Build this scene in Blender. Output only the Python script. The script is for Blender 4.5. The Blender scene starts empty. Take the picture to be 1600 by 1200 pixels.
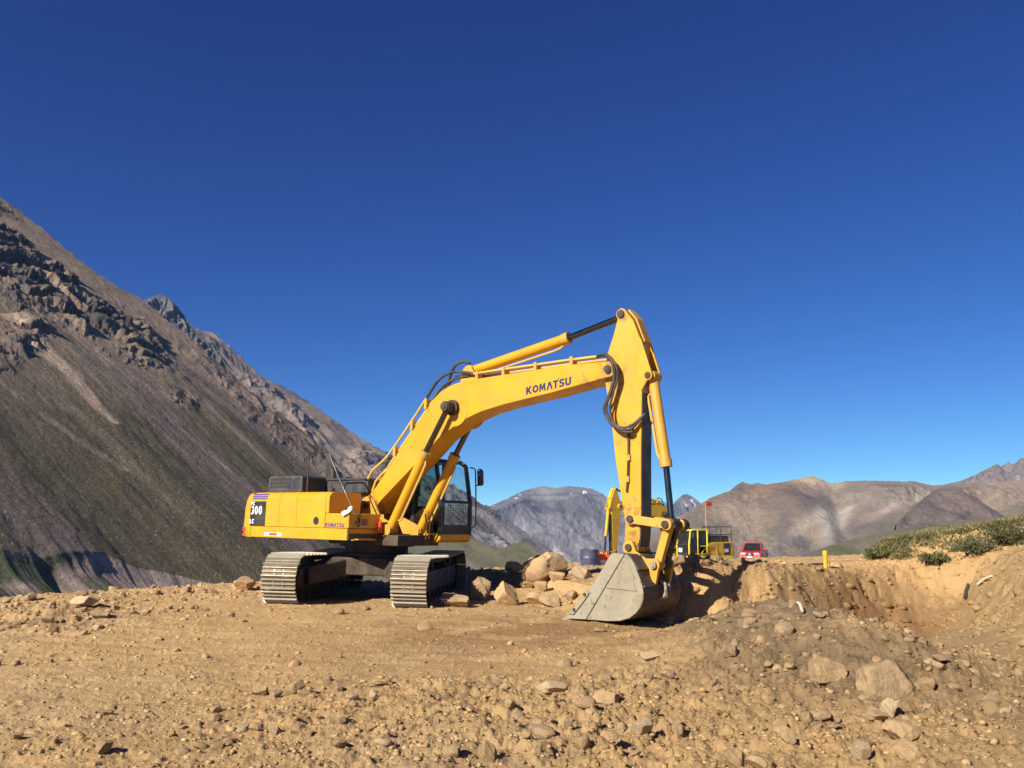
import bpy, bmesh, math, random
import numpy as np
from mathutils import Matrix, Vector

# ---------------------------------------------------------------- camera, sky, sun, exposure
scene = bpy.context.scene
COL = scene.collection
CAM_H, PITCH, FPX = 1.7437, 0.1569, 1340.0
cam = bpy.data.cameras.new('camera')
cam.sensor_width = 36.0
cam.lens = FPX / 1600.0 * 36.0
cam.clip_start = 0.1
cam.clip_end = 60000.0
cam_ob = bpy.data.objects.new('camera', cam)
cam_ob.location = (0, 0, CAM_H)
cam_ob.rotation_euler = (math.pi / 2 + PITCH, 0, 0)
COL.objects.link(cam_ob)
scene.camera = cam_ob

SUN_EL = math.radians(33)
SUN_AZ = math.radians(224)          # clockwise from +Y: behind the camera, to the left
to_sun = Vector((math.sin(SUN_AZ) * math.cos(SUN_EL), math.cos(SUN_AZ) * math.cos(SUN_EL), math.sin(SUN_EL)))
world = bpy.data.worlds.new('World')
scene.world = world
world.use_nodes = True
wn = world.node_tree.nodes
bg = wn['Background']
sky = wn.new('ShaderNodeTexSky')
sky.sky_type = 'NISHITA'
sky.sun_disc = False
sky.sun_elevation = SUN_EL
sky.sun_rotation = SUN_AZ
sky.altitude = 4000
sky.air_density = 0.8
sky.dust_density = 0.0
sky.ozone_density = 10.0
sep = wn.new('ShaderNodeSeparateColor')      # the camera's deep, saturated response to thin mountain air
comb = wn.new('ShaderNodeCombineColor')
wl = world.node_tree.links
wl.new(sky.outputs[0], sep.inputs[0])
for ch, (gain, power) in enumerate(((0.37, 1.56), (0.40, 1.38), (0.64, 0.98))):
    pw = wn.new('ShaderNodeMath'); pw.operation = 'POWER'; pw.inputs[1].default_value = power
    ml = wn.new('ShaderNodeMath'); ml.operation = 'MULTIPLY'; ml.inputs[1].default_value = gain
    mn = wn.new('ShaderNodeMath'); mn.operation = 'MINIMUM'; mn.inputs[1].default_value = 12.0
    wl.new(sep.outputs[ch], pw.inputs[0]); wl.new(pw.outputs[0], ml.inputs[0]); wl.new(ml.outputs[0], mn.inputs[0]); wl.new(mn.outputs[0], comb.inputs[ch])
wl.new(comb.outputs[0], bg.inputs[0])
bg.inputs[1].default_value = 0.10
sun = bpy.data.lights.new('sun', 'SUN')
sun.energy = 4.6
sun.angle = math.radians(0.53)
sun.color = (1.0, 0.93, 0.82)
sun_ob = bpy.data.objects.new('sun', sun)
sun_ob.rotation_euler = to_sun.to_track_quat('Z', 'Y').to_euler()
sun_ob.location = (-20, -20, 40)
COL.objects.link(sun_ob)
scene.view_settings.view_transform = 'Standard'
scene.view_settings.look = 'None'
scene.view_settings.exposure = 0.90
scene.view_settings.gamma = 1.0
scene.view_settings.use_curve_mapping = False

# ---------------------------------------------------------------- maths helpers
CP, SP = math.cos(PITCH), math.sin(PITCH)
def ray(px, py):
    a = (px - 800.0) / FPX
    b = (600.0 - py) / FPX
    return np.array([a, CP - b * SP, SP + b * CP])
def at(px, py, Y):
    r = ray(px, py)
    return np.array([0, 0, CAM_H]) + r * (Y / r[1])

_rng = np.random.RandomState(7)
_perm = np.concatenate([_rng.permutation(256)] * 3).astype(np.int32)
_ga = _rng.rand(256) * 2 * np.pi
_gx, _gy = np.cos(_ga), np.sin(_ga)
def perlin(x, y):
    xi = np.floor(x).astype(np.int64); yi = np.floor(y).astype(np.int64)
    xf = x - xi; yf = y - yi
    u = xf * xf * xf * (xf * (xf * 6 - 15) + 10); v = yf * yf * yf * (yf * (yf * 6 - 15) + 10)
    def g(ix, iy, dx, dy):
        hsh = _perm[_perm[ix & 255] + (iy & 255)]
        return _gx[hsh] * dx + _gy[hsh] * dy
    a = g(xi, yi, xf, yf); b = g(xi + 1, yi, xf - 1, yf)
    c = g(xi, yi + 1, xf, yf - 1); d = g(xi + 1, yi + 1, xf - 1, yf - 1)
    return (a + u * (b - a) + v * ((c + u * (d - c)) - (a + u * (b - a)))) * 1.5
def fbm(x, y, o=5, gain=0.5, lac=2.03):
    s = 0; a = 1.0; f = 1.0; t = 0
    for k in range(o):
        s = s + a * perlin(x * f + 17.3 * k, y * f - 9.1 * k); t += a
        a *= gain; f *= lac
    return s / t
def ridged(x, y, o=5, gain=0.55):
    s = 0; a = 1.0; f = 1.0; t = 0
    for k in range(o):
        s = s + a * (1 - np.abs(perlin(x * f + 31.7 * k, y * f + 5.3 * k)) * 2); t += a
        a *= gain; f *= 2.07
    return s / t
def worley(x, y):
    xi = np.floor(x).astype(np.int64); yi = np.floor(y).astype(np.int64)
    best = np.full(x.shape, 9.0)
    for i in (-1, 0, 1):
        for j in (-1, 0, 1):
            hh = _perm[_perm[(xi + i) & 255] + ((yi + j) & 255)]
            px = xi + i + _ga[hh] / (2 * np.pi); py = yi + j + _ga[_perm[hh + 11]] / (2 * np.pi)
            best = np.minimum(best, (px - x) ** 2 + (py - y) ** 2)
    return np.sqrt(best)
def sstep(a, b, x):
    t = np.clip((x - a) / (b - a), 0, 1)
    return t * t * (3 - 2 * t)
def gauss(x, y, cx, cy, sx, sy, ang=0.0):
    c, s = math.cos(ang), math.sin(ang)
    u = (x - cx) * c + (y - cy) * s; v = -(x - cx) * s + (y - cy) * c
    return np.exp(-(u / sx) ** 2 - (v / sy) ** 2)
def mixc(a, b, t):
    t = np.asarray(t)[..., None]
    return a * (1 - t) + np.asarray(b) * t

# ---------------------------------------------------------------- materials
def nd(nt, t, **kw):
    n = nt.nodes.new(t)
    for k, v in kw.items():
        setattr(n, k, v)
    return n
def ramp(nt, fac, stops):
    r = nd(nt, 'ShaderNodeValToRGB')
    e = r.color_ramp.elements
    while len(e) < len(stops):
        e.new(0.5)
    for el, (p, c) in zip(e, stops):
        el.position = p
        el.color = (*c, 1) if len(c) == 3 else c
    nt.links.new(fac, r.inputs[0])
    return r.outputs[0]
def noise(nt, co, scale, detail=5, rough=0.55, dist=0.0):
    n = nd(nt, 'ShaderNodeTexNoise')
    n.inputs['Scale'].default_value = scale
    n.inputs['Detail'].default_value = detail
    n.inputs['Roughness'].default_value = rough
    n.inputs['Distortion'].default_value = dist
    nt.links.new(co, n.inputs['Vector'])
    return n.outputs[0]
def mixrgb(nt, fac, a, b, mode='MIX'):
    m = nd(nt, 'ShaderNodeMix', data_type='RGBA', blend_type=mode)
    for sock, v in ((m.inputs[0], fac), (m.inputs[6], a), (m.inputs[7], b)):
        if hasattr(v, 'is_output'):
            nt.links.new(v, sock)
        elif isinstance(v, (int, float)):
            sock.default_value = v
        else:
            sock.default_value = (*v, 1)
    return m.outputs[2]
def newmat(name):
    m = bpy.data.materials.new(name)
    m.use_nodes = True
    nt = m.node_tree
    return m, nt, nt.nodes['Principled BSDF']
def paint(name, base, rough=0.42, metal=0.0, dirt=(0.30, 0.20, 0.11), dirt_amt=0.35, dirt_scale=3.0,
          chip=None, chip_thr=0.70, spec=0.5, vary=0.10, bump=0.0, wear_z=None, spots=()):
    """paint or metal with tonal variation, dust and chipped or rusty spots"""
    m, nt, p = newmat(name)
    tc = nd(nt, 'ShaderNodeTexCoord').outputs['Object']
    inf = nd(nt, 'ShaderNodeObjectInfo').outputs['Random']
    add = nd(nt, 'ShaderNodeVectorMath', operation='MULTIPLY_ADD')
    comb = nd(nt, 'ShaderNodeCombineXYZ')
    for i in range(3):
        nt.links.new(inf, comb.inputs[i])
    nt.links.new(comb.outputs[0], add.inputs[0])
    add.inputs[1].default_value = (13.7, 7.3, 5.1)
    nt.links.new(tc, add.inputs[2])
    co = add.outputs[0]
    b = np.array(base)
    c1 = ramp(nt, noise(nt, co, 1.7, 4), [(0.3, tuple(b * (1 - vary))), (0.7, tuple(np.minimum(b * (1 + vary), 1)))])
    f = ramp(nt, noise(nt, co, dirt_scale, 7, 0.65, 0.4), [(0.42, (0, 0, 0)), (0.75, (dirt_amt,) * 3)])
    c2 = mixrgb(nt, f, c1, dirt)
    for sx_, sz_, sr_ in spots:                               # grease and rust round a pin
        ds = nd(nt, 'ShaderNodeVectorMath', operation='MULTIPLY_ADD'); nt.links.new(tc, ds.inputs[0])
        ds.inputs[1].default_value = (1 / sr_, 0, 1 / sr_); ds.inputs[2].default_value = (-sx_ / sr_, 0, -sz_ / sr_)
        ln = nd(nt, 'ShaderNodeVectorMath', operation='LENGTH'); nt.links.new(ds.outputs[0], ln.inputs[0])
        sm = nd(nt, 'ShaderNodeMath', operation='MULTIPLY_ADD'); nt.links.new(noise(nt, co, 7.0, 6, 0.7), sm.inputs[0]); sm.inputs[1].default_value = 1.6; nt.links.new(ln.outputs['Value'], sm.inputs[2])
        c2 = mixrgb(nt, ramp(nt, sm.outputs[0], [(0.78, (0.7,) * 3), (1.0, (0, 0, 0))]), c2, (0.17, 0.10, 0.04))
    if chip is not None:
        src = noise(nt, co, 9.0, 6, 0.7)
        if wear_z:                                            # more chips towards the digging end
            sx = nd(nt, 'ShaderNodeSeparateXYZ'); nt.links.new(tc, sx.inputs[0])
            mr = nd(nt, 'ShaderNodeMapRange'); mr.inputs[1].default_value, mr.inputs[2].default_value = wear_z; mr.inputs[3].default_value = 0.17; mr.inputs[4].default_value = 0.0
            nt.links.new(sx.outputs[2], mr.inputs[0])
            ad = nd(nt, 'ShaderNodeMath', operation='ADD'); nt.links.new(src, ad.inputs[0]); nt.links.new(mr.outputs[0], ad.inputs[1]); src = ad.outputs[0]
        g = ramp(nt, src, [(chip_thr, (0, 0, 0)), (chip_thr + 0.03, (1, 1, 1))])
        c2 = mixrgb(nt, g, c2, chip)
    nt.links.new(c2, p.inputs['Base Color'])
    rr = ramp(nt, noise(nt, co, 5.0, 5), [(0.3, (rough * 0.8,) * 3), (0.7, (min(1, rough * 1.35),) * 3)])
    nt.links.new(rr, p.inputs['Roughness'])
    p.inputs['Metallic'].default_value = metal
    p.inputs['Specular IOR Level'].default_value = spec
    if bump:
        bn = nd(nt, 'ShaderNodeBump')
        bn.inputs['Strength'].default_value = bump
        bn.inputs['Distance'].default_value = 0.02
        nt.links.new(noise(nt, co, 14.0, 6, 0.7), bn.inputs['Height'])
        nt.links.new(bn.outputs[0], p.inputs['Normal'])
    return m
def earth(name, sc1, sc2, bump_d, bump_s, vary=0.25, rough=0.95, fine=(0.82, 1.15)):
    """vertex colour of the soil or rock, broken up by noise, with relief"""
    m, nt, p = newmat(name)
    co = nd(nt, 'ShaderNodeTexCoord').outputs['Object']
    at_ = nd(nt, 'ShaderNodeAttribute', attribute_name='Col')
    a = ramp(nt, noise(nt, co, sc1, 6, 0.6), [(0.28, (1 - vary,) * 3), (0.72, (1 + vary * 0.6,) * 3)])
    b = ramp(nt, noise(nt, co, sc2, 6, 0.7), [(0.3, (fine[0],) * 3), (0.7, (fine[1],) * 3)])
    c = mixrgb(nt, 1.0, at_.outputs['Color'], a, 'MULTIPLY')
    c = mixrgb(nt, 1.0, c, b, 'MULTIPLY')
    nt.links.new(c, p.inputs['Base Color'])
    p.inputs['Roughness'].default_value = rough
    p.inputs['Specular IOR Level'].default_value = 0.15
    bn = nd(nt, 'ShaderNodeBump')
    bn.inputs['Strength'].default_value = bump_s
    bn.inputs['Distance'].default_value = bump_d
    nt.links.new(noise(nt, co, sc2 * 1.3, 8, 0.7), bn.inputs['Height'])
    nt.links.new(bn.outputs[0], p.inputs['Normal'])
    return m
def rockmat(name, c_lo, c_hi, scale=2.5, bump=0.7):
    m, nt, p = newmat(name)
    tc = nd(nt, 'ShaderNodeTexCoord').outputs['Object']
    inf = nd(nt, 'ShaderNodeObjectInfo').outputs['Random']
    c = ramp(nt, noise(nt, tc, scale, 8, 0.65, 0.3), [(0.3, c_lo), (0.7, c_hi)])
    v = ramp(nt, inf, [(0.0, (0.78, 0.78, 0.78)), (1.0, (1.15, 1.12, 1.08))])
    c = mixrgb(nt, 1.0, c, v, 'MULTIPLY')
    dust = ramp(nt, noise(nt, tc, scale * 0.8, 5, 0.6), [(0.35, (0.15,) * 3), (0.65, (0.8,) * 3)])
    c = mixrgb(nt, dust, c, (0.46, 0.305, 0.155))
    nt.links.new(c, p.inputs['Base Color'])
    p.inputs['Roughness'].default_value = 0.95
    p.inputs['Specular IOR Level'].default_value = 0.15
    bn = nd(nt, 'ShaderNodeBump')
    bn.inputs['Strength'].default_value = bump
    bn.inputs['Distance'].default_value = 0.05
    nt.links.new(noise(nt, tc, scale * 3, 8, 0.7), bn.inputs['Height'])
    nt.links.new(bn.outputs[0], p.inputs['Normal'])
    return m
def glassmat(name, tint, alpha=0.25):
    m, nt, p = newmat(name)
    nt.nodes.remove(p)
    tr = nd(nt, 'ShaderNodeBsdfTransparent'); tr.inputs[0].default_value = (*tint, 1)
    gl = nd(nt, 'ShaderNodeBsdfGlossy'); gl.inputs['Roughness'].default_value = 0.04
    lw = nd(nt, 'ShaderNodeFresnel'); lw.inputs[0].default_value = 1.5
    co = nd(nt, 'ShaderNodeTexCoord').outputs['Object']
    d = nd(nt, 'ShaderNodeBsdfDiffuse'); d.inputs[0].default_value = (0.33, 0.25, 0.16, 1)
    fd = ramp(nt, noise(nt, co, 4.0, 5), [(0.4, (alpha * 0.2,) * 3), (0.8, (alpha,) * 3)])
    mx = nd(nt, 'ShaderNodeMixShader'); mx2 = nd(nt, 'ShaderNodeMixShader')
    nt.links.new(lw.outputs[0], mx.inputs[0]); nt.links.new(tr.outputs[0], mx.inputs[1]); nt.links.new(gl.outputs[0], mx.inputs[2])
    nt.links.new(fd, mx2.inputs[0]); nt.links.new(mx.outputs[0], mx2.inputs[1]); nt.links.new(d.outputs[0], mx2.inputs[2])
    nt.links.new(mx2.outputs[0], nt.nodes['Material Output'].inputs[0])
    return m

M = {}
M['yellow'] = paint('yellow_paint', (0.63, 0.300, 0.005), 0.40, dirt=(0.42, 0.26, 0.09), dirt_amt=0.34, chip=(0.20, 0.11, 0.04), chip_thr=0.705)
M['yellow_boom'] = paint('boom_yellow_paint', (0.63, 0.300, 0.005), 0.40, dirt=(0.42, 0.26, 0.09), dirt_amt=0.34, chip=(0.20, 0.11, 0.04), chip_thr=0.705, spots=((6.2, 4.5, 1.1), (2.46, 4.0, 0.8), (0.1, 2.1, 1.6), (5.7, 4.35, 0.5)))
M['yellow_arm'] = paint('arm_yellow_paint', (0.63, 0.300, 0.006), 0.42, dirt=(0.40, 0.26, 0.10), dirt_amt=0.38, chip=(0.14, 0.085, 0.045), chip_thr=0.705, wear_z=(1.3, 2.9), spots=((6.25, 4.3, 1.3), (6.64, 1.4, 2.0), (6.7, 1.9, 1.2), (6.45, 5.5, 0.7), (6.6, 3.3, 1.0)))
M['yellow_worn'] = paint('worn_yellow_paint', (0.58, 0.29, 0.022), 0.5, dirt=(0.36, 0.24, 0.12), dirt_amt=0.5, dirt_scale=4, chip=(0.13, 0.08, 0.05), chip_thr=0.63)
M['lime'] = paint('lime_paint', (0.70, 0.62, 0.015), 0.4, dirt_amt=0.2)
M['amber'] = paint('amber_paint', (0.62, 0.38, 0.012), 0.42, dirt_amt=0.25)
M['black'] = paint('black_paint', (0.018, 0.018, 0.02), 0.45, dirt_amt=0.18)
M['hood'] = paint('charcoal_paint', (0.030, 0.034, 0.040), 0.5, dirt_amt=0.3)
M['steel'] = paint('worn_grouser_steel', (0.40, 0.37, 0.29), 0.5, metal=0.3, dirt=(0.42, 0.31, 0.17), dirt_amt=0.6, dirt_scale=5, bump=0.2)
M['plate'] = paint('dirty_shaded_shoe_plate', (0.16, 0.125, 0.08), 0.85, metal=0.0, dirt=(0.40, 0.28, 0.145), dirt_amt=0.75, dirt_scale=6, vary=0.25, bump=0.4)  # packed dirt, with the shade of the gaps between grousers in the dark base
M['darksteel'] = paint('dirty_dark_steel', (0.045, 0.038, 0.032), 0.7, metal=0.2, dirt=(0.17, 0.12, 0.07), dirt_amt=0.4, bump=0.2)
M['frame'] = paint('dusty_frame_paint', (0.045, 0.034, 0.024), 0.75, dirt=(0.20, 0.14, 0.08), dirt_amt=0.5)
M['bucket'] = paint('worn_bucket_steel', (0.262, 0.236, 0.172), 0.7, metal=0.0, dirt=(0.36, 0.28, 0.17), dirt_amt=0.8, dirt_scale=3.2, chip=(0.15, 0.13, 0.095), chip_thr=0.60, spec=0.3, vary=0.22, bump=0.3)
M['bucketback'] = paint('scuffed_shaded_bucket_back', (0.075, 0.062, 0.048), 0.65, metal=0.1, dirt=(0.20, 0.14, 0.08), dirt_amt=0.45, vary=0.2, bump=0.2)  # bucket steel made darker: the shade on the back is in the colour
M['chrome'] = paint('chromed_rod', (0.10, 0.10, 0.105), 0.22, metal=1.0, dirt_amt=0.15)
M['rubber'] = paint('black_rubber', (0.02, 0.02, 0.021), 0.55, dirt_amt=0.3)
M['pipe'] = paint('dusty_yellow_pipe', (0.56, 0.36, 0.07), 0.5, dirt=(0.42, 0.30, 0.20), dirt_amt=0.5)
M['white'] = paint('white_print', (0.80, 0.80, 0.78), 0.5, dirt_amt=0.1)
M['purple'] = paint('indigo_print', (0.055, 0.04, 0.20), 0.5, dirt_amt=0.1)
M['navy'] = paint('navy_print', (0.008, 0.010, 0.075), 0.5, dirt_amt=0.05)
M['redpaint'] = paint('red_plastic', (0.60, 0.04, 0.02), 0.4, dirt_amt=0.15)
M['orange'] = paint('orange_red_plastic', (0.75, 0.085, 0.03), 0.45, dirt_amt=0.2)
M['bluedrum'] = paint('indigo_blue_plastic', (0.035, 0.042, 0.105), 0.4, dirt=(0.30, 0.25, 0.22), dirt_amt=0.35)
M['carred'] = paint('red_car_paint', (0.46, 0.012, 0.03), 0.28, dirt=(0.45, 0.25, 0.18), dirt_amt=0.3)
M['post'] = paint('orange_yellow_post', (0.80, 0.40, 0.02), 0.5, dirt_amt=0.15)
M['cloth'] = paint('white_cloth', (0.82, 0.80, 0.76), 0.9, dirt_amt=0.2)
M['wood'] = paint('pale_wood', (0.60, 0.50, 0.36), 0.85, dirt_amt=0.3)
M['seat'] = paint('grey_seat_fabric', (0.06, 0.06, 0.065), 0.9, dirt_amt=0.4)
M['lamp'] = paint('headlamp_glass', (0.8, 0.8, 0.8), 0.12, dirt_amt=0.1)
M['glass'] = glassmat('cab_glass', (0.86, 0.92, 0.90), 0.10)
M['tglass'] = glassmat('tinted_glass', (0.25, 0.42, 0.40), 0.10)
M['dglass'] = paint('dark_glass', (0.012, 0.014, 0.015), 0.12, dirt_amt=0.12, spec=0.3)
M['rock'] = rockmat('tan_rock', (0.34, 0.225, 0.12), (0.52, 0.36, 0.20))
M['greyrock'] = rockmat('grey_brown_rock', (0.22, 0.165, 0.105), (0.38, 0.28, 0.175))
M['palerock'] = rockmat('pale_rock', (0.46, 0.35, 0.22), (0.60, 0.48, 0.32))
M['clod'] = rockmat('dark_clod', (0.15, 0.105, 0.068), (0.30, 0.205, 0.12))
M['soil'] = earth('loose_soil', 1.3, 24.0, 0.035, 0.9, 0.16)

# ---------------------------------------------------------------- mesh helpers
class MB:
    def __init__(s):
        s.v = []; s.f = []
    def add(s, vs, fs):
        o = len(s.v)
        s.v.extend([tuple(map(float, v)) for v in vs])
        s.f.extend([tuple(i + o for i in f) for f in fs])
        return s
    def box(s, x0, x1, y0, y1, z0, z1):
        return s.add([(x0, y0, z0), (x1, y0, z0), (x1, y1, z0), (x0, y1, z0), (x0, y0, z1), (x1, y0, z1), (x1, y1, z1), (x0, y1, z1)],
                     [(0, 3, 2, 1), (4, 5, 6, 7), (0, 1, 5, 4), (1, 2, 6, 5), (2, 3, 7, 6), (3, 0, 4, 7)])
    def prism(s, prof, y0, y1):
        """closed profile in x,z extruded along y"""
        n = len(prof)
        a = sum(prof[i][0] * prof[(i + 1) % n][1] - prof[(i + 1) % n][0] * prof[i][1] for i in range(n))
        if a < 0:
            prof = prof[::-1]
        vs = [(x, y0, z) for x, z in prof] + [(x, y1, z) for x, z in prof]
        fs = [tuple(range(n)), tuple(range(2 * n - 1, n - 1, -1))]
        fs += [(i, i + n, (i + 1) % n + n, (i + 1) % n) for i in range(n)]
        return s.add(vs, fs)
    def prismz(s, prof, z0, z1):
        """closed plan outline in x,y extruded along z"""
        n = len(prof)
        a = sum(prof[i][0] * prof[(i + 1) % n][1] - prof[(i + 1) % n][0] * prof[i][1] for i in range(n))
        if a < 0:
            prof = prof[::-1]
        vs = [(x, y, z0) for x, y in prof] + [(x, y, z1) for x, y in prof]
        fs = [tuple(range(n - 1, -1, -1)), tuple(range(n, 2 * n))]
        fs += [(i, (i + 1) % n, (i + 1) % n + n, i + n) for i in range(n)]
        return s.add(vs, fs)
    def loft(s, rings, cap=True):
        n = len(rings[0]); vs = [p for r in rings for p in r]; fs = []
        for k in range(len(rings) - 1):
            for i in range(n):
                j = (i + 1) % n
                fs.append((k * n + i, k * n + j, (k + 1) * n + j, (k + 1) * n + i))
        if cap:
            fs.append(tuple(range(n - 1, -1, -1))); fs.append(tuple((len(rings) - 1) * n + i for i in range(n)))
        return s.add(vs, fs)
    def cyl(s, a, b, r, r2=None, n=16):
        a = Vector(a); b = Vector(b); r2 = r if r2 is None else r2
        d = (b - a).normalized()
        u = d.orthogonal().normalized(); w = d.cross(u)
        ra = [a + (u * math.cos(t) + w * math.sin(t)) * r for t in [2 * math.pi * i / n for i in range(n)]]
        rb = [b + (u * math.cos(t) + w * math.sin(t)) * r2 for t in [2 * math.pi * i / n for i in range(n)]]
        return s.loft([ra, rb])
    def tube(s, pts, r, n=8, smooth=0):
        P = [Vector(p) for p in pts]
        if smooth:
            Q = []
            for i in range(len(P) - 1):
                p0 = P[max(i - 1, 0)]; p1 = P[i]; p2 = P[i + 1]; p3 = P[min(i + 2, len(P) - 1)]
                for k in range(smooth):
                    t = k / smooth
                    Q.append(0.5 * ((2 * p1) + (p2 - p0) * t + (2 * p0 - 5 * p1 + 4 * p2 - p3) * t * t + (-p0 + 3 * p1 - 3 * p2 + p3) * t ** 3))
            P = Q + [P[-1]]
        rings = []; u = None
        for i, p in enumerate(P):
            d = (P[min(i + 1, len(P) - 1)] - P[max(i - 1, 0)]).normalized()
            u = d.orthogonal().normalized() if u is None else (u - d * u.dot(d)).normalized()
            w = d.cross(u)
            rings.append([p + (u * math.cos(2 * math.pi * k / n) + w * math.sin(2 * math.pi * k / n)) * r for k in range(n)])
        return s.loft(rings)
    def lathe(s, prof, n=24, c=(0, 0, 0), axis='z'):
        rings = []
        for r, h in prof:
            ring = []
            for i in range(n):
                t = 2 * math.pi * i / n
                if axis == 'z':
                    ring.append((c[0] + r * math.cos(t), c[1] + r * math.sin(t), c[2] + h))
                else:
                    ring.append((c[0] + r * math.sin(t), c[1] + h, c[2] + r * math.cos(t)))
            rings.append(ring)
        return s.loft(rings)
    def mesh(s, name, smooth=False):
        me = bpy.data.meshes.new(name)
        me.from_pydata(s.v, [], s.f)
        if smooth:
            me.polygons.foreach_set('use_smooth', [True] * len(me.polygons))
        me.update()
        return me
def setp(o, label=None, cat=None, group=None, kind=None):
    for k, v in (('label', label), ('category', cat), ('group', group), ('kind', kind)):
        if v:
            o[k] = v
    return o
def link(name, me, mat, parent=None, loc=None, mtx=None, bevel=0.0, sharp=None):
    o = bpy.data.objects.new(name, me)
    COL.objects.link(o)
    if mat is not None and not me.materials:
        me.materials.append(mat)
    if parent is not None:
        o.parent = parent
    if mtx is not None:
        o.matrix_local = mtx
    if loc is not None:
        o.location = loc
    if bevel:
        b = o.modifiers.new('bevel', 'BEVEL')
        b.width = bevel; b.segments = 2; b.limit_method = 'ANGLE'; b.angle_limit = math.radians(35)
    return o
def empty(name, mtx):
    o = bpy.data.objects.new(name, None)
    COL.objects.link(o)
    o.matrix_world = mtx
    o.empty_display_size = 0.2
    return o
def smooth_by_angle(me, deg=40):
    me.polygons.foreach_set('use_smooth', [True] * len(me.polygons))
    me.set_sharp_from_angle(angle=math.radians(deg))
def gridmesh(name, V, nr, nc, colr=None, smooth=True, closed=False):
    me = bpy.data.meshes.new(name)
    idx = np.arange(nr * nc).reshape(nr, nc)
    if closed:
        idx = np.concatenate([idx, idx[:, :1]], 1)
    q = np.stack([idx[:-1, :-1], idx[:-1, 1:], idx[1:, 1:], idx[1:, :-1]], -1).reshape(-1, 4)
    me.vertices.add(nr * nc); me.vertices.foreach_set('co', V.reshape(-1).astype(np.float32))
    me.loops.add(q.size); me.loops.foreach_set('vertex_index', q.reshape(-1).astype(np.int32))
    me.polygons.add(len(q)); me.polygons.foreach_set('loop_start', np.arange(0, q.size, 4, dtype=np.int32))
    me.update(calc_edges=True)
    me.polygons.foreach_set('use_smooth', np.full(len(q), smooth))
    if colr is not None:
        ca = me.color_attributes.new('Col', 'FLOAT_COLOR', 'POINT')
        c4 = np.ones((nr * nc, 4), np.float32); c4[:, :3] = colr.reshape(-1, 3)
        ca.data.foreach_set('color', c4.reshape(-1))
    return me

# ---------------------------------------------------------------- the ground
XC, YC, TH, KX, KY, DZ, PHI = -3.0393, 19.4522, 0.6696, -0.0192, -0.0051, 0.0063, 0.1032
WALL = np.array([  # x, y, crest height, width of the face
    (2.2, 18.2, 0.35, 1.6), (2.9, 17.1, 0.80, 1.5), (3.7, 16.7, 0.98, 1.3), (4.7, 17.0, 0.92, 1.2), (6.0, 18.2, 0.80, 1.5), (7.6, 19.6, 0.68, 1.9),
    (8.6, 20.3, 0.78, 2.0), (9.8, 20.5, 0.95, 2.4), (11.2, 19.4, 1.18, 3.4), (11.5, 17.0, 1.36, 4.2), (10.7, 13.5, 1.30, 4.4),
    (9.3, 9.5, 1.10, 4.0), (8.0, 5.0, 1.0, 3.6), (7.0, -2.0, 0.9, 3.5), (7.0, -30.0, 0.9, 3.5)])
EDGE = np.array([(-80, -60), (-40, 10), (-22, 18.5), (-13, 20.9), (-9, 22.2), (-6, 23.0), (-3.2, 23.4), (-0.5, 25.2), (1.6, 28.5), (2.6, 35), (3.0, 48), (6, 68), (12, 92), (30, 104), (70, 112), (160, 60)])
def polydist(x, y, P):
    best = np.full(x.shape, 1e9); side = np.zeros(x.shape); attr = [np.zeros(x.shape) for _ in range(P.shape[1] - 2)]; wsum = np.zeros(x.shape) + 1e-12
    for i in range(len(P) - 1):
        ax, ay = P[i, :2]; bx, by = P[i + 1, :2]
        dx, dy = bx - ax, by - ay; L = dx * dx + dy * dy
        t = np.clip(((x - ax) * dx + (y - ay) * dy) / L, 0, 1)
        d = np.hypot(x - ax - t * dx, y - ay - t * dy)
        cr = dx * (y - ay) - dy * (x - ax)
        m = d < best
        best = np.where(m, d, best); side = np.where(m, np.sign(cr), side)
        for k in range(len(attr)):
            attr[k] = attr[k] + (P[i, 2 + k] + t * (P[i + 1, 2 + k] - P[i, 2 + k])) / (d ** 4 + 1e-4)
        wsum = wsum + 1 / (d ** 4 + 1e-4)
    return best * np.where(side == 0, 1, side), [q / wsum for q in attr]
def rough_mask(x, y):
    r = 0.30 + 0 * x
    r = r + 1.0 * gauss(x, y, 1.0, 8.6, 2.8, 1.5) + 1.0 * gauss(x, y, 4.3, 9.0, 2.4, 2.8) + 0.9 * gauss(x, y, 3.5, 12.3, 1.6, 2.0)
    r = r + 0.9 * gauss(x, y, -9.3, 19.0, 4.2, 1.7, 0.45) + 0.9 * gauss(x, y, -7.8, 15.0, 1.5, 1.6) + 0.35 * gauss(x, y, -1, 7.0, 4, 1.2)
    r = r + 0.6 * sstep(20, 23, y)
    r = r - 0.22 * gauss(x, y, -2.5, 14.5, 3.0, 2.6) - 0.35 * gauss(x, y, 0.0, 10.6, 1.9, 0.7)
    return np.clip(r, 0.06, 1.1)
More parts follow.
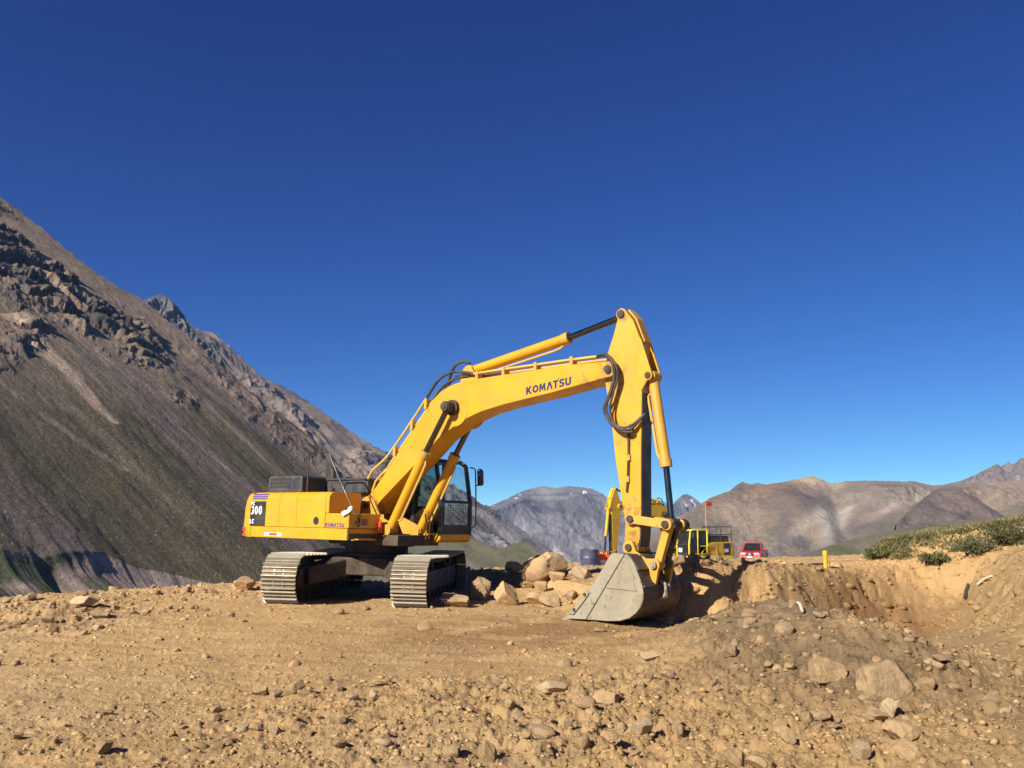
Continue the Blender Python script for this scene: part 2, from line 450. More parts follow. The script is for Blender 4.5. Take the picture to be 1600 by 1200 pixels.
def height(x, y, detail=True):
    x = np.asarray(x, float); y = np.asarray(y, float)
    lf = sstep(9, 17, y) * sstep(4, -1, x)
    z = lf * (0.055 - 0.0192 * (np.clip(x, -6.5, 4) + 3.04) - 0.045 * np.clip(-6.2 - x, 0, 6))
    z = z + 0.55 * gauss(x, y, 3.45, 12.2, 1.2, 1.4) + 0.46 * gauss(x, y, 4.2, 10.5, 1.05, 1.35) + 0.16 * gauss(x, y, 2.7, 10.8, 0.8, 1.0)
    z = z - 0.72 * gauss(x, y, 7.0, 17.4, 2.0, 1.7, 0.6) - 0.35 * gauss(x, y, 5.6, 14.8, 1.6, 2.2) - 0.16 * gauss(x, y, 3.4, 14.9, 0.8, 0.9)
    z = z + 0.36 * gauss(x, y, 2.4, 22.0, 1.3, 2.4) + 0.18 * gauss(x, y, 0.6, 20.6, 1.6, 1.0)
    z = z + 0.17 * gauss(x, y, -8.2, 15.6, 1.0, 1.4) + 0.04 * gauss(x, y, -9.5, 20.6, 4.0, 0.9, 0.3)
    d, (cz, w) = polydist(x, y, WALL)
    wob = 0.20 * fbm(x * 0.9, y * 0.9, 3)
    t = np.clip((d + wob + w) / w, 0, 1)
    prof = t + 0.10 * np.sin(t * np.pi * 2) * -1
    up = cz - 0.052 * np.clip(d - 0.4, 0, 200)
    # vegetated bank standing on the right of the cut
    bx = x - 8.55 - (y - 20.6) * 0.42
    bank = sstep(-0.15, 0.30, bx + 0.18 * fbm(x * 2, y * 2, 3)) * sstep(0.2, 1.1, d) * (0.28 + 0.085 * np.clip(bx, 0, 5)) * sstep(36, 26, y)
    bank = bank + sstep(0.6, 2.2, d) * sstep(0.2, 2.0, bx) * 0.06 * np.clip(d - 0.6, 0, 5) * sstep(34, 24, y)
    up = up + bank - 0.9 * gauss(x, y, 9.5, 50, 7, 8)
    z = np.where(d > -w * 1.5, z * (1 - prof) + up * prof, z)
    z = z + 0.05 * fbm(x * 0.5, y * 0.5, 3) * sstep(60, 20, np.hypot(x, y))
    if detail:
        rm = rough_mask(x, y)
        wallf = sstep(0.02, 0.25, t) * sstep(1.0, 0.85, t)
        rm = np.maximum(rm, 0.75 * wallf)
        rm = rm * (1 + 0.55 * sstep(11.5, 8.5, y) * sstep(-3.5, 0.5, x))
        fine = sstep(70, 25, np.hypot(x, y))
        z = z + fine * rm * (0.075 * fbm(x * 2.3, y * 2.3, 5, 0.6) + 0.05 * (0.55 - worley(x * 3.1 + 1.6 * fbm(x * 2, y * 2, 3), y * 3.1 + 1.6 * fbm(x * 2 + 9, y * 2, 3))) * sstep(0.0, 0.3, fbm(x * 1.3 + 4, y * 1.3, 3) + 0.12)
                              + 0.022 * (0.5 - worley(x * 11 + 1.5 * fbm(x * 5, y * 5, 2), y * 11)) * sstep(-0.2, 0.3, fbm(x * 2.1 + 7, y * 2.1, 3)) + 0.02 * fbm(x * 14, y * 14, 3, 0.6))
        cm = np.clip(rm - 0.25, 0, 0.9) * (0.18 + 0.55 * sstep(-0.12, 0.28, fbm(x * 0.75 + 3, y * 0.75, 3)))
        z = z + fine * (0.016 * sstep(0.22, 0.34, fbm(x * 6.5, y * 6.5, 3)) + cm * (0.075 * sstep(0.10, 0.26, fbm(x * 2.6 + 5, y * 2.6, 4, 0.55)) + 0.045 * sstep(0.10, 0.24, fbm(x * 5.4 + 2, y * 5.4, 3)) - 0.05 * sstep(0.16, 0.32, fbm(x * 4.0 + 9, y * 4.0, 3))))
        z = z + wallf * (0.07 * fbm(x * 1.3, y * 1.9, 3) + 0.075 * fbm(x * 4.5, y * 4.5, 4, 0.65) - 0.10 * sstep(0.18, 0.4, fbm(x * 2.6 + 3, y * 2.6, 4)))
        z = z + 0.035 * fbm(x * 0.5 - y * 0.12, y * 2.6 + x * 0.5, 4) * sstep(17.5, 15.5, y) * sstep(8, 10.5, y) * sstep(4, 1, x)
    de, _ = polydist(x, y, EDGE)
    dd = np.clip(de + 0.5 * fbm(x * 0.7, y * 0.7, 3) * sstep(200, 20, np.hypot(x, y)), 0, 1e9)
    drop = 0.15 * np.minimum(dd, 1.0) + np.clip(dd - 0.5, 0, 62) * 0.62
    rub = 0.09 * np.exp(-((de + 0.8) / 0.9) ** 2) * (0.4 + fbm(x * 1.5, y * 1.5, 3)) * sstep(0, -4, x)
    return z - drop + rub

def soil_colour(x, y):
    dry = np.array([0.50, 0.322, 0.146])
    c = np.broadcast_to(dry, x.shape + (3,)).copy()
    n1 = fbm(x * 0.35, y * 0.35, 4); n2 = fbm(x * 1.1, y * 1.1, 5); n3 = fbm(x * 5, y * 5, 4)
    d, (cz, w) = polydist(x, y, WALL)
    c = mixc(c, (0.51, 0.350, 0.185), sstep(-0.1, 0.5, n1) * 0.5)
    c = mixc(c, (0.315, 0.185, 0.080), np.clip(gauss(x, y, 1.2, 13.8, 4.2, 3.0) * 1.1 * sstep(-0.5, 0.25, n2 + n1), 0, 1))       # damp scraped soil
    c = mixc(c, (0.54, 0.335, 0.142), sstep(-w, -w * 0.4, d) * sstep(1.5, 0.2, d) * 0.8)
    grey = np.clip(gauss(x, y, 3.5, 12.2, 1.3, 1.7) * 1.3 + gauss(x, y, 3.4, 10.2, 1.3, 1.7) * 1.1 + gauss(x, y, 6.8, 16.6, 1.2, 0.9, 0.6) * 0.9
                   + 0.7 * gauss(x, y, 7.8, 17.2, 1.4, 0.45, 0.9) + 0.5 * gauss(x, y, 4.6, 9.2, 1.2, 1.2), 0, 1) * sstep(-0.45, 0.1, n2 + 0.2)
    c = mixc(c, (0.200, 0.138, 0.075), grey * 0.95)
    rm = rough_mask(x, y)
    c = mixc(c, (0.40, 0.26, 0.132), np.clip(rm - 0.3, 0, 1) * sstep(-0.05, 0.35, n3 + n2 * 0.6) * 0.5)
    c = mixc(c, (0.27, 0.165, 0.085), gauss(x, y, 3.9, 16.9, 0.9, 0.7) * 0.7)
    c = mixc(c, (0.29, 0.185, 0.09), np.clip(gauss(x, y, -7.8, 15.2, 1.3, 1.6) + 0.7 * gauss(x, y, -9.5, 18.6, 2.4, 1.0, 0.4), 0, 1) * sstep(-0.25, 0.2, n2) * 0.75)
    c = mixc(c, (0.345, 0.230, 0.110), sstep(3.2, 5.4, x - 0.12 * (y - 10)) * sstep(20, 17.5, y) * 0.85)
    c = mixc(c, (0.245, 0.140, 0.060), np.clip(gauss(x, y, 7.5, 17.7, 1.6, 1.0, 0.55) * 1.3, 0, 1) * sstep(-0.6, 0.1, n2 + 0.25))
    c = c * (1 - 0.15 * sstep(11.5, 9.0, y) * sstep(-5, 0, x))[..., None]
    de, _ = polydist(x, y, EDGE)
    c = mixc(c, (0.13, 0.115, 0.07), sstep(3, 14, de))
    veg = sstep(0.9, 2.0, d) * sstep(8.4, 9.2, x - (y - 20.6) * 0.42) * sstep(60, 30, y)
    c = mixc(c, (0.22, 0.19, 0.085), veg * sstep(-0.3, 0.2, n2) * 0.6)
    return c
def build_ground():
    fine = np.radians(np.linspace(-37, 37, 980))
    crs = np.radians(np.concatenate([np.linspace(37, 180, 60)[1:], np.linspace(-180, -37, 60)[1:-1]]))
    az = np.concatenate([fine, crs])
    rr = np.concatenate([[0.02, 0.5, 1.2, 2.2, 3.4, 4.4], np.geomspace(5.2, 34, 470), np.geomspace(34.4, 125, 60)])
    A, R = np.meshgrid(az, rr)
    x = R * np.sin(A); y = R * np.cos(A)
    z = height(x, y)
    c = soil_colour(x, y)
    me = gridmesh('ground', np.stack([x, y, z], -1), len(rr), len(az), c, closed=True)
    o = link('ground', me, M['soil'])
    setp(o, kind='structure')
build_ground()

# ---------------------------------------------------------------- valley and mountains
M['valley'] = earth('valley_ground', 0.02, 0.4, 1.0, 0.7, 0.3)
M['slope'] = earth('scree_slope', 0.035, 0.33, 1.6, 0.9, 0.30, fine=(0.62, 1.35))
M['farslope'] = earth('far_rock', 0.008, 0.05, 9.0, 0.9, 0.22, fine=(0.74, 1.22))
def build_valley():
    az = np.radians(np.linspace(-180, 180, 361))[:-1]
    rr = np.geomspace(112, 9300, 90)
    A, R = np.meshgrid(az, rr)
    x = R * np.sin(A); y = R * np.cos(A)
    z = -44 + 5 * fbm(x * 0.006, y * 0.006, 4) * sstep(100, 300, R) - 6 * sstep(110, 150, R)
    z = z - 0.085 * np.clip(R - 330, 0, 5200)
    n = fbm(x * 0.01, y * 0.01, 4)
    c = mixc(np.broadcast_to(np.array([0.13, 0.12, 0.075]), x.shape + (3,)), (0.17, 0.15, 0.11), sstep(-0.2, 0.3, n))
    o = link('valley', gridmesh('valley', np.stack([x, y, z], -1), len(rr), len(az), c, closed=True), M['valley'])
    setp(o, kind='structure')
build_valley()

def interp(tr, px):
    t = np.array(tr, float)
    return np.interp(px, t[:, 0], t[:, 1])
def project(P):
    X = P[..., 0]; Y = P[..., 1]; Z = P[..., 2] - CAM_H
    d = Y * CP + Z * SP; u = -Y * SP + Z * CP
    return 800 + FPX * X / d, 600 - FPX * u / d
def mountain(name, crest, toe, plane, nu, nv, relief, colour, mat, jag=1.0, jagf=0.15, skirt=None, back=0.5):
    """a tilted rock face between a toe line and a crest line, with a back slope behind the crest"""
    a, b, c = plane
    px = np.linspace(crest[0][0], crest[-1][0], nu)
    jg = jag * (ridged(px * jagf, px * 0 + 3.3 + len(name), 4) - 0.45) * 6
    pc = interp(crest, px) - jg; pt = interp(toe, px)
    def hit(px, py):
        aa = (px - 800) / FPX; bb = (600 - py) / FPX
        r = np.stack([aa, CP - bb * SP, SP + bb * CP], -1)
        t = (c - CAM_H) / (r[:, 2] + a * r[:, 0] - b * r[:, 1])
        return np.array([0, 0, CAM_H]) + r * t[:, None]
    Pc = hit(px, pc); Pt = hit(px, pt)
    v = np.linspace(0, 1, nv)[:, None, None]
    P = Pt[None] * (1 - v) + Pc[None] * v
    nrm = np.array([a, -b, 1.0]); nrm /= np.linalg.norm(nrm)
    g = np.array([-a, b]); g /= np.hypot(a, b)                 # uphill in plan
    st = np.array([g[1], -g[0]])
    S = P[..., 0] * st[0] + P[..., 1] * st[1]; D = P[..., 0] * g[0] + P[..., 1] * g[1]
    V = np.broadcast_to(v[..., 0], S.shape)
    PX, PY = project(P)
    below = PY - np.broadcast_to(pc[None], PY.shape)            # pixels under the crest
    h = relief(S, D, V, PX, PY, below)
    Q = P + nrm * h[..., None]
    C = colour(S, D, V, PX, PY, below, h)
    rows = [Q]; cols = [C]
    if skirt:
        sk = []
        for k, (dy, dz_) in enumerate(skirt):
            wv = 1.0 + 0.32 * fbm(S[0] * 0.022, S[0] * 0 + 0.7 + 0.12 * k, 4) + 0.14 * fbm(S[0] * 0.11, S[0] * 0 + 0.2 + 0.35 * k, 4)
            rw = Q[0] + np.stack([-g[0] * dy * wv, -g[1] * dy * wv, dz_ + 0 * px], -1)
            sk.append(rw)
        rows = [np.array(sk[::-1])] + rows
        cols = [np.array([colour.__globals__['SKIRT_COL'](S[0], px, name, k) for k in range(len(sk))][::-1])] + cols
    L = np.linalg.norm(Pc - Pt, axis=1).mean() * back
    bk = np.array([Q[-1] + np.array([-a * 0.3, 0.7, -0.75]) * L * k for k in (0.03, 0.12, 0.4, 1.0)])
    rows.append(bk); cols.append(np.broadcast_to(C[-1][None], bk.shape))
    V_ = np.concatenate(rows); C_ = np.concatenate(cols)
    o = link(name, gridmesh(name, V_, V_.shape[0], V_.shape[1], np.clip(C_, 0.01, 0.85)), mat)
    setp(o, kind='structure')
    return o
def SKIRT_COL(S, px, name, k):
    pink = np.array([0.33, 0.245, 0.20]); green = np.array([0.075, 0.08, 0.04])
    base = np.broadcast_to(pink, S.shape + (3,))
    dk = sstep(-0.1, 0.3, fbm(S * 0.06 + k * 0.3, S * 0 + k * 0.4, 4)) * 0.35
    base = mixc(base, (0.10, 0.085, 0.07), dk)
    base = mixc(base, green, sstep(165, 120, px) * sstep(-0.3, 0.1, fbm(S * 0.04 + 9, S * 0 + k * 0.25, 3)))
    return mixc(base, green, 0.75 * sstep(5, 8, k + 2.5 * fbm(S * 0.03, S * 0 + 2.0, 3)) )

def col(a, like):
    return np.broadcast_to(np.array(a, float), like.shape + (3,)).copy()
def line_mask(PX, PY, pts, w0, w1):
    """a wedge of scree along a fall line: width in pixels grows from w0 to w1"""
    t = np.array(pts, float)
    cx = np.interp(PY, t[:, 1], t[:, 0]); k = np.clip((PY - t[0, 1]) / (t[-1, 1] - t[0, 1]), 0, 1)
    ok = (PY > t[0, 1]) & (PY < t[-1, 1])
    wd = w0 + (w1 - w0) * k
    return ok * sstep(1.0, 0.4, np.abs(PX - cx) / wd)
CREST_A = [(-260, 130), (-60, 262), (0, 310), (30, 330), (60, 352), (100, 386), (150, 426), (190, 452), (217, 465), (260, 499), (310, 538), (350, 575), (387, 610), (440, 650), (484, 682), (515, 718), (560, 765), (600, 800), (640, 830), (690, 850)]
TOE_A = [(-260, 840), (0, 864), (60, 868), (140, 860), (165, 858), (215, 873), (280, 886), (330, 903), (370, 916), (430, 922), (560, 912), (690, 900)]
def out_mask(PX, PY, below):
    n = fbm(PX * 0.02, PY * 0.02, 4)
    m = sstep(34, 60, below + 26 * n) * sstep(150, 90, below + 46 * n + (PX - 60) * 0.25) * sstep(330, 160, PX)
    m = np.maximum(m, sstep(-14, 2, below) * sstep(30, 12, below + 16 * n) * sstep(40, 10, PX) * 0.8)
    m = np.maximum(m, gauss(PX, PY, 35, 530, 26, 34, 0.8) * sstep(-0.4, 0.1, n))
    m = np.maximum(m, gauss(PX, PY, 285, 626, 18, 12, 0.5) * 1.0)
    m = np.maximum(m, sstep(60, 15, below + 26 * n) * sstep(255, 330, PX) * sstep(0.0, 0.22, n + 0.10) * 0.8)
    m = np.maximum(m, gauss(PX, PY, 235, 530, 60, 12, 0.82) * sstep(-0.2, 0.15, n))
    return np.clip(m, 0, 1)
def relief_a(S, D, V, PX, PY, below):
    m = out_mask(PX, PY, below)
    damp = sstep(-2, 60, below)
    h = 12 * fbm(S * 0.006, D * 0.002, 4) * damp + 0.9 * (ridged(S * 0.022 + 0.2 * fbm(D * 0.01, S * 0.01, 2), D * 0.0035, 4) - 0.4) * damp
    h = h + 0.8 * fbm(S * 0.15, D * 0.07, 4)
    h = h + m * (15 * (ridged(S * 0.026, D * 0.014, 5, 0.66) - 0.25)) * (0.35 + 0.65 * damp)
    tt = D / 40.0 + 1.5 * fbm(S * 0.012, D * 0.012, 5, 0.6) + S / 260.0
    saw = 1 - (tt - np.floor(tt))
    big = np.clip(m * 1.5, 0, 1) * sstep(300, 180, PX)
    h = h + big * damp * (15 * saw - 5) * sstep(-0.25, 0.15, fbm(S * 0.02 + 3, D * 0.015, 4))
    rill = gauss(PX, PY, 60, 885, 110, 34)
    h = h + rill * 4.5 * (ridged(S * 0.03, D * 0.006, 3) - 0.5)
    return h
def colour_a(S, D, V, PX, PY, below, h):
    n = fbm(S * 0.012, D * 0.003, 5); n2 = fbm(S * 0.05, D * 0.012, 5); n3 = fbm(S * 0.05 + 5, D * 0.006, 5)
    c = col((0.255, 0.200, 0.135), S)
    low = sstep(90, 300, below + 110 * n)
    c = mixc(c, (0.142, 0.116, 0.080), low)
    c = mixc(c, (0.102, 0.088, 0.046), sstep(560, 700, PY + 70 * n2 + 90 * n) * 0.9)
    c = mixc(c, (0.165, 0.130, 0.108), sstep(0.04, 0.20, fbm(S * 0.009 + 3.1, D * 0.0012, 3)) * 0.8 * sstep(520, 600, PY))
    c = mixc(c, (0.46, 0.355, 0.245), 0.95 * line_mask(PX, PY, [(18, 490), (60, 545), (110, 590), (150, 640), (180, 668)], 26, 9))
    c = mixc(c, (0.25, 0.20, 0.15), sstep(0.20, 0.40, n3) * 0.25)
    c = mixc(c, (0.26, 0.20, 0.15), 0.6 * line_mask(PX, PY, [(0, 590), (60, 640), (130, 690), (200, 735)], 7, 9))
    c = mixc(c, (0.24, 0.19, 0.145), 0.6 * line_mask(PX, PY, [(95, 505), (170, 570), (260, 655), (350, 735), (450, 820)], 6, 5))
    c = mixc(c, (0.25, 0.20, 0.15), 0.6 * line_mask(PX, PY, [(290, 610), (360, 672), (430, 740), (480, 790)], 8, 4))
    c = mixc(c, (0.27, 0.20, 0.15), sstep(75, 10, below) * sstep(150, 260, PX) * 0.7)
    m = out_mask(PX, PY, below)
    c = mixc(c, (0.075, 0.068, 0.066), m * sstep(-0.35, 0.1, n2 + 0.1))  # crag rock, darkened so the colour carries the shadow of the outcrops
    c = mixc(c, (0.21, 0.135, 0.105), m * sstep(0.12, 0.3, fbm(S * 0.02 + 8, D * 0.02, 3)) * 0.8)
    c = c * np.array([0.92, 0.87, 0.87])
    spk = worley(S * 0.16, D * 0.13)
    c = mixc(c, (0.24, 0.21, 0.17), (spk < 0.10) * sstep(560, 700, PY) * sstep(-0.2, 0.2, n) * 0.85)
    c = mixc(c, (0.06, 0.055, 0.045), ((spk > 0.13) & (spk < 0.20)) * sstep(560, 700, PY) * sstep(-0.1, 0.2, n) * 0.6)
    return c
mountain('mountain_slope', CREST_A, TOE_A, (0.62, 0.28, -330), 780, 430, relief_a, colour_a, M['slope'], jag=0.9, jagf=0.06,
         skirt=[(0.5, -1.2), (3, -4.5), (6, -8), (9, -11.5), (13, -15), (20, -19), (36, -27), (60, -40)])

CREST_B = [(180, 470), (300, 512), (330, 520), (348, 533), (365, 550), (400, 582), (440, 603), (480, 626), (520, 655), (560, 682), (600, 708), (640, 730), (675, 748), (690, 757), (707, 757), (721, 768), (735, 778), (765, 794), (800, 816), (850, 852), (900, 890)]
def relief_b(S, D, V, PX, PY, below):
    damp = sstep(0, 40, below)
    m = sstep(0.0, 0.3, fbm(S * 0.004, D * 0.003, 4) + 0.12) * sstep(90, 30, below)
    return 60 * fbm(S * 0.0025, D * 0.001, 4) * damp + 16 * (ridged(S * 0.008, D * 0.002, 4) - 0.4) * damp + m * 50 * (ridged(S * 0.007, D * 0.006, 5, 0.62) - 0.3) * (0.3 + 0.7 * damp)
def colour_b(S, D, V, PX, PY, below, h):
    n = fbm(S * 0.006, D * 0.002, 5); n2 = fbm(S * 0.014, D * 0.008, 5)
    c = mixc(col((0.255, 0.195, 0.150), S), (0.20, 0.155, 0.125), sstep(-0.15, 0.3, n))
    c = mixc(c, (0.21, 0.195, 0.19), sstep(560, 720, PX))
    c = mixc(c, (0.10, 0.088, 0.085), sstep(0.02, 0.22, n2) * sstep(110, 25, below) * sstep(360, 520, PX) * 0.9)
    c = mixc(c, (0.11, 0.095, 0.088), sstep(0.05, 0.2, n2 + 0.05) * sstep(36, 8, below) * 0.9)
    return c
mountain('mountain_ridge', CREST_B, [(180, 800), (900, 905)], (0.5, 0.4, -1000), 420, 170, relief_b, colour_b, M['farslope'], jag=0.7, jagf=0.09)
def relief_s(S, D, V, PX, PY, below):
    return 60 * (ridged(S * 0.006, D * 0.004, 5, 0.6) - 0.4) * sstep(0, 20, below)
def colour_s(S, D, V, PX, PY, below, h):
    n = fbm(S * 0.012, D * 0.006, 4)
    c = mixc(col((0.115, 0.115, 0.125), S), (0.20, 0.19, 0.185), sstep(0, 0.3, n))
    return mixc(c, (0.80, 0.82, 0.85), sstep(0.02, 0.12, n + 0.12 - below * 0.006) * sstep(268, 250, PX) * sstep(34, 14, below))
mountain('rocky_peak', [(195, 480), (222, 470), (240, 463), (252, 460), (262, 464), (275, 476), (290, 496), (305, 515), (330, 545), (350, 570)], [(195, 560), (350, 640)],
         (0.4, 0.6, -900), 160, 70, relief_s, colour_s, M['farslope'], jag=0.6, jagf=0.25)

def relief_c(S, D, V, PX, PY, below):
    return 3 * fbm(S * 0.02, D * 0.01, 4) * sstep(0, 15, below)
def colour_c(S, D, V, PX, PY, below, h):
    n = fbm(S * 0.03, D * 0.01, 5)
    c = mixc(col((0.135, 0.125, 0.080), S), (0.155, 0.138, 0.098), sstep(-0.1, 0.25, n))
    return mixc(c, (0.105, 0.108, 0.058), sstep(0.1, 0.3, fbm(S * 0.02 + 4, D * 0.02, 4)) * 0.7)
mountain('green_hill', [(430, 880), (560, 850), (640, 852), (700, 842), (730, 838), (760, 850), (782, 858), (800, 850), (815, 846), (828, 850), (842, 862), (870, 874), (910, 884), (960, 893)], [(430, 930), (960, 920)],
         (0.15, 0.25, -105), 260, 60, relief_c, colour_c, M['valley'], jag=0.15, jagf=0.1)

CREST_D = [(640, 850), (700, 825), (740, 803), (765, 793), (790, 783), (815, 770), (835, 764), (850, 762), (868, 765), (885, 762), (905, 763), (925, 766), (940, 773), (950, 780), (965, 784), (985, 794), (1010, 803), (1040, 812), (1080, 820), (1140, 840)]
def relief_d(S, D, V, PX, PY, below):
    cl = 70 * np.tanh(3 * (sstep(18, 26, below + 10 * fbm(S * 0.002, D * 0.0, 3)) - 0.5)) * -1
    return (150 * fbm(S * 0.0010, D * 0.0008, 4) + 60 * (ridged(S * 0.0022, D * 0.0016, 5, 0.55) - 0.4)) * sstep(0, 25, below) + cl * 0.15
def colour_d(S, D, V, PX, PY, below, h):
    n = fbm(S * 0.003, D * 0.0012, 5); n2 = fbm(S * 0.002, PY * 0.22, 4); n3 = fbm(S * 0.0032 + 3, D * 0.0022, 5)
    c = mixc(col((0.155, 0.145, 0.15), S), (0.205, 0.19, 0.185), sstep(-0.1, 0.3, n))
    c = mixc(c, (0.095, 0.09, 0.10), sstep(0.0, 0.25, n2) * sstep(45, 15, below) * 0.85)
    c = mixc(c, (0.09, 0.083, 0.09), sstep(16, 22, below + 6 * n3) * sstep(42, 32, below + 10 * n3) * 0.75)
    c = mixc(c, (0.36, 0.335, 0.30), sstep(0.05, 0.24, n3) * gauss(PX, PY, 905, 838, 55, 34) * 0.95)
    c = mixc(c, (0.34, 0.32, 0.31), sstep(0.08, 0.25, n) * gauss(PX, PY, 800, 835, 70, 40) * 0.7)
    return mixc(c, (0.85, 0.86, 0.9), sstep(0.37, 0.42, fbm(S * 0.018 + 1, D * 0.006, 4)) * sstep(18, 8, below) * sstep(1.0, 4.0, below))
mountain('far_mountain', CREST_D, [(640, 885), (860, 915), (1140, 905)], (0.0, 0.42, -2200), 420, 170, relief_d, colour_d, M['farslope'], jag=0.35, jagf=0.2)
def relief_e(S, D, V, PX, PY, below):
    return 170 * (ridged(S * 0.0022, D * 0.0014, 5, 0.6) - 0.4) * sstep(0, 20, below)
def colour_e(S, D, V, PX, PY, below, h):
    n = fbm(S * 0.004, D * 0.002, 5)
    c = mixc(col((0.09, 0.085, 0.09), S), (0.14, 0.128, 0.125), sstep(-0.1, 0.3, n))
    return mixc(c, (0.6, 0.6, 0.63), sstep(0.12, 0.2, n) * gauss(PX, PY, 1078, 792, 9, 9))
mountain('dark_peak', [(985, 800), (1020, 795), (1034, 786), (1046, 795), (1056, 783), (1066, 773), (1074, 772), (1084, 777), (1094, 786), (1105, 797), (1130, 812)], [(985, 850), (1130, 850)],
         (0.0, 0.5, -3000), 130, 70, relief_e, colour_e, M['farslope'], jag=0.35, jagf=0.3)

CREST_F = [(1010, 840), (1050, 812), (1080, 796), (1095, 787), (1110, 778), (1128, 771), (1140, 767), (1152, 757), (1160, 753), (1172, 757), (1185, 755), (1196, 758), (1225, 754), (1250, 748), (1268, 744), (1284, 747), (1310, 752), (1350, 751), (1400, 752), (1430, 752), (1448, 757), (1465, 760), (1500, 757), (1560, 752), (1720, 745)]
def relief_f(S, D, V, PX, PY, below):
    dome = 45 * gauss(PX, PY, 1248, 800, 48, 26, 0.1) - 25 * gauss(PX, PY, 1312, 800, 14, 60, -0.3)
    return (60 * fbm(S * 0.0022, D * 0.0016, 4) + 50 * (ridged(S * 0.005, D * 0.0025, 5, 0.58) - 0.4) * sstep(0.05, -0.3, fbm(S * 0.001 + 7, D * 0.001, 2) - 0.15)) * sstep(0, 25, below) + dome
def colour_f(S, D, V, PX, PY, below, h):
    n = fbm(S * 0.004, D * 0.002, 5); n2 = fbm(S * 0.008 + 5, D * 0.006, 5); n3 = fbm(S * 0.003 + 2, D * 0.005, 4)
    c = mixc(col((0.192, 0.145, 0.103), S), (0.268, 0.202, 0.140), sstep(-0.15, 0.3, n))
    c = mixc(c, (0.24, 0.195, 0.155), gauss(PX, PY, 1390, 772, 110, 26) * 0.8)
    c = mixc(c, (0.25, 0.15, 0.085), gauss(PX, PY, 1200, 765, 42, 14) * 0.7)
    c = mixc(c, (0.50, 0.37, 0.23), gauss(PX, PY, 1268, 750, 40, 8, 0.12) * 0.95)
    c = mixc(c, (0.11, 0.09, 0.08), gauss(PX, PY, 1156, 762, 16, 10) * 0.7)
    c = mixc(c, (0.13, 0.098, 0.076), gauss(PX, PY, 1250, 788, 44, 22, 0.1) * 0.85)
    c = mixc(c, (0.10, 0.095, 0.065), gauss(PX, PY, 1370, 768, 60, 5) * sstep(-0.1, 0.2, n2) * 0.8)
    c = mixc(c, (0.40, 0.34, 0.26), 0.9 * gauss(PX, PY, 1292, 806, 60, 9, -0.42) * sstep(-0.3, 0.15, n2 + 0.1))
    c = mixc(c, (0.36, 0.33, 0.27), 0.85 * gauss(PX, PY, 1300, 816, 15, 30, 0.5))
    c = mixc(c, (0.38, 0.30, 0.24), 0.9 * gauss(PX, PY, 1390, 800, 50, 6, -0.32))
    c = mixc(c, (0.12, 0.10, 0.092), 0.7 * sstep(0.05, 0.25, n2) * sstep(790, 830, PY))
    c = mixc(c, (0.135, 0.12, 0.105), 0.6 * sstep(825, 870, PY))
    c = mixc(c, (0.125, 0.118, 0.072), 0.75 * sstep(806, 832, PY - (PX - 1400) * -0.12 + 14 * n) * sstep(1230, 1400, PX))
    return c
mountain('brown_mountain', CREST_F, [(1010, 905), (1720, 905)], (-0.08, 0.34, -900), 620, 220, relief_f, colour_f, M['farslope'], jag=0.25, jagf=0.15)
def relief_g(S, D, V, PX, PY, below):
    return 30 * (ridged(S * 0.006, D * 0.004, 4) - 0.4) * sstep(0, 15, below)
def colour_g(S, D, V, PX, PY, below, h):
    n = fbm(S * 0.008, D * 0.003, 5)
    return mixc(col((0.135, 0.10, 0.078), S), (0.175, 0.13, 0.098), sstep(-0.1, 0.3, n))
mountain('rounded_hill', [(1400, 818), (1418, 800), (1440, 781), (1460, 766), (1478, 759), (1492, 759), (1508, 765), (1525, 777), (1545, 792), (1570, 806), (1600, 815)], [(1400, 850), (1600, 850)],
         (0.0, 0.34, -780), 160, 80, relief_g, colour_g, M['farslope'], jag=0.1, jagf=0.15)
def colour_g2(S, D, V, PX, PY, below, h):
    n = fbm(S * 0.003, D * 0.002, 5)
    c = mixc(col((0.18, 0.145, 0.12), S), (0.23, 0.185, 0.148), sstep(-0.1, 0.3, n))
    c = mixc(c, (0.17, 0.145, 0.14), sstep(14, 2, below) * sstep(0, 0.2, n) * 0.8)
    c = mixc(c, (0.72, 0.70, 0.68), gauss(PX, PY, 1578, 757, 16, 5, -0.2) * sstep(-0.15, 0.05, n))
    return c
mountain('tall_ridge', [(1420, 768), (1448, 760), (1475, 757), (1500, 752), (1525, 742), (1545, 731), (1553, 727), (1558, 724), (1563, 729), (1572, 725), (1580, 727), (1600, 719), (1640, 700), (1720, 670)], [(1420, 830), (1720, 830)],
         (0.0, 0.40, -1500), 220, 90, relief_e, colour_g2, M['farslope'], jag=0.25, jagf=0.2)
def relief_h(S, D, V, PX, PY, below):
    return 4.5 * fbm(S * 0.012, D * 0.008, 4) * sstep(0, 15, below)
def colour_h(S, D, V, PX, PY, below, h):
    n = fbm(S * 0.02, D * 0.01, 5)
    c = mixc(col((0.145, 0.130, 0.088), S), (0.165, 0.142, 0.105), sstep(-0.15, 0.25, n))
    c = mixc(c, (0.135, 0.122, 0.105), sstep(1330, 1200, PX))
    return mixc(c, (0.085, 0.095, 0.04), sstep(0.08, 0.25, fbm(S * 0.03 + 4, D * 0.008, 4)) * 0.7 * sstep(1230, 1330, PX))
mountain('grassy_slope', [(1120, 912), (1180, 890), (1250, 868), (1310, 848), (1380, 832), (1440, 820), (1500, 812), (1560, 810), (1720, 800)], [(1120, 935), (1720, 935)],
         (-0.03, 0.20, -95), 340, 80, relief_h, colour_h, M['valley'], jag=0.2, jagf=0.1)

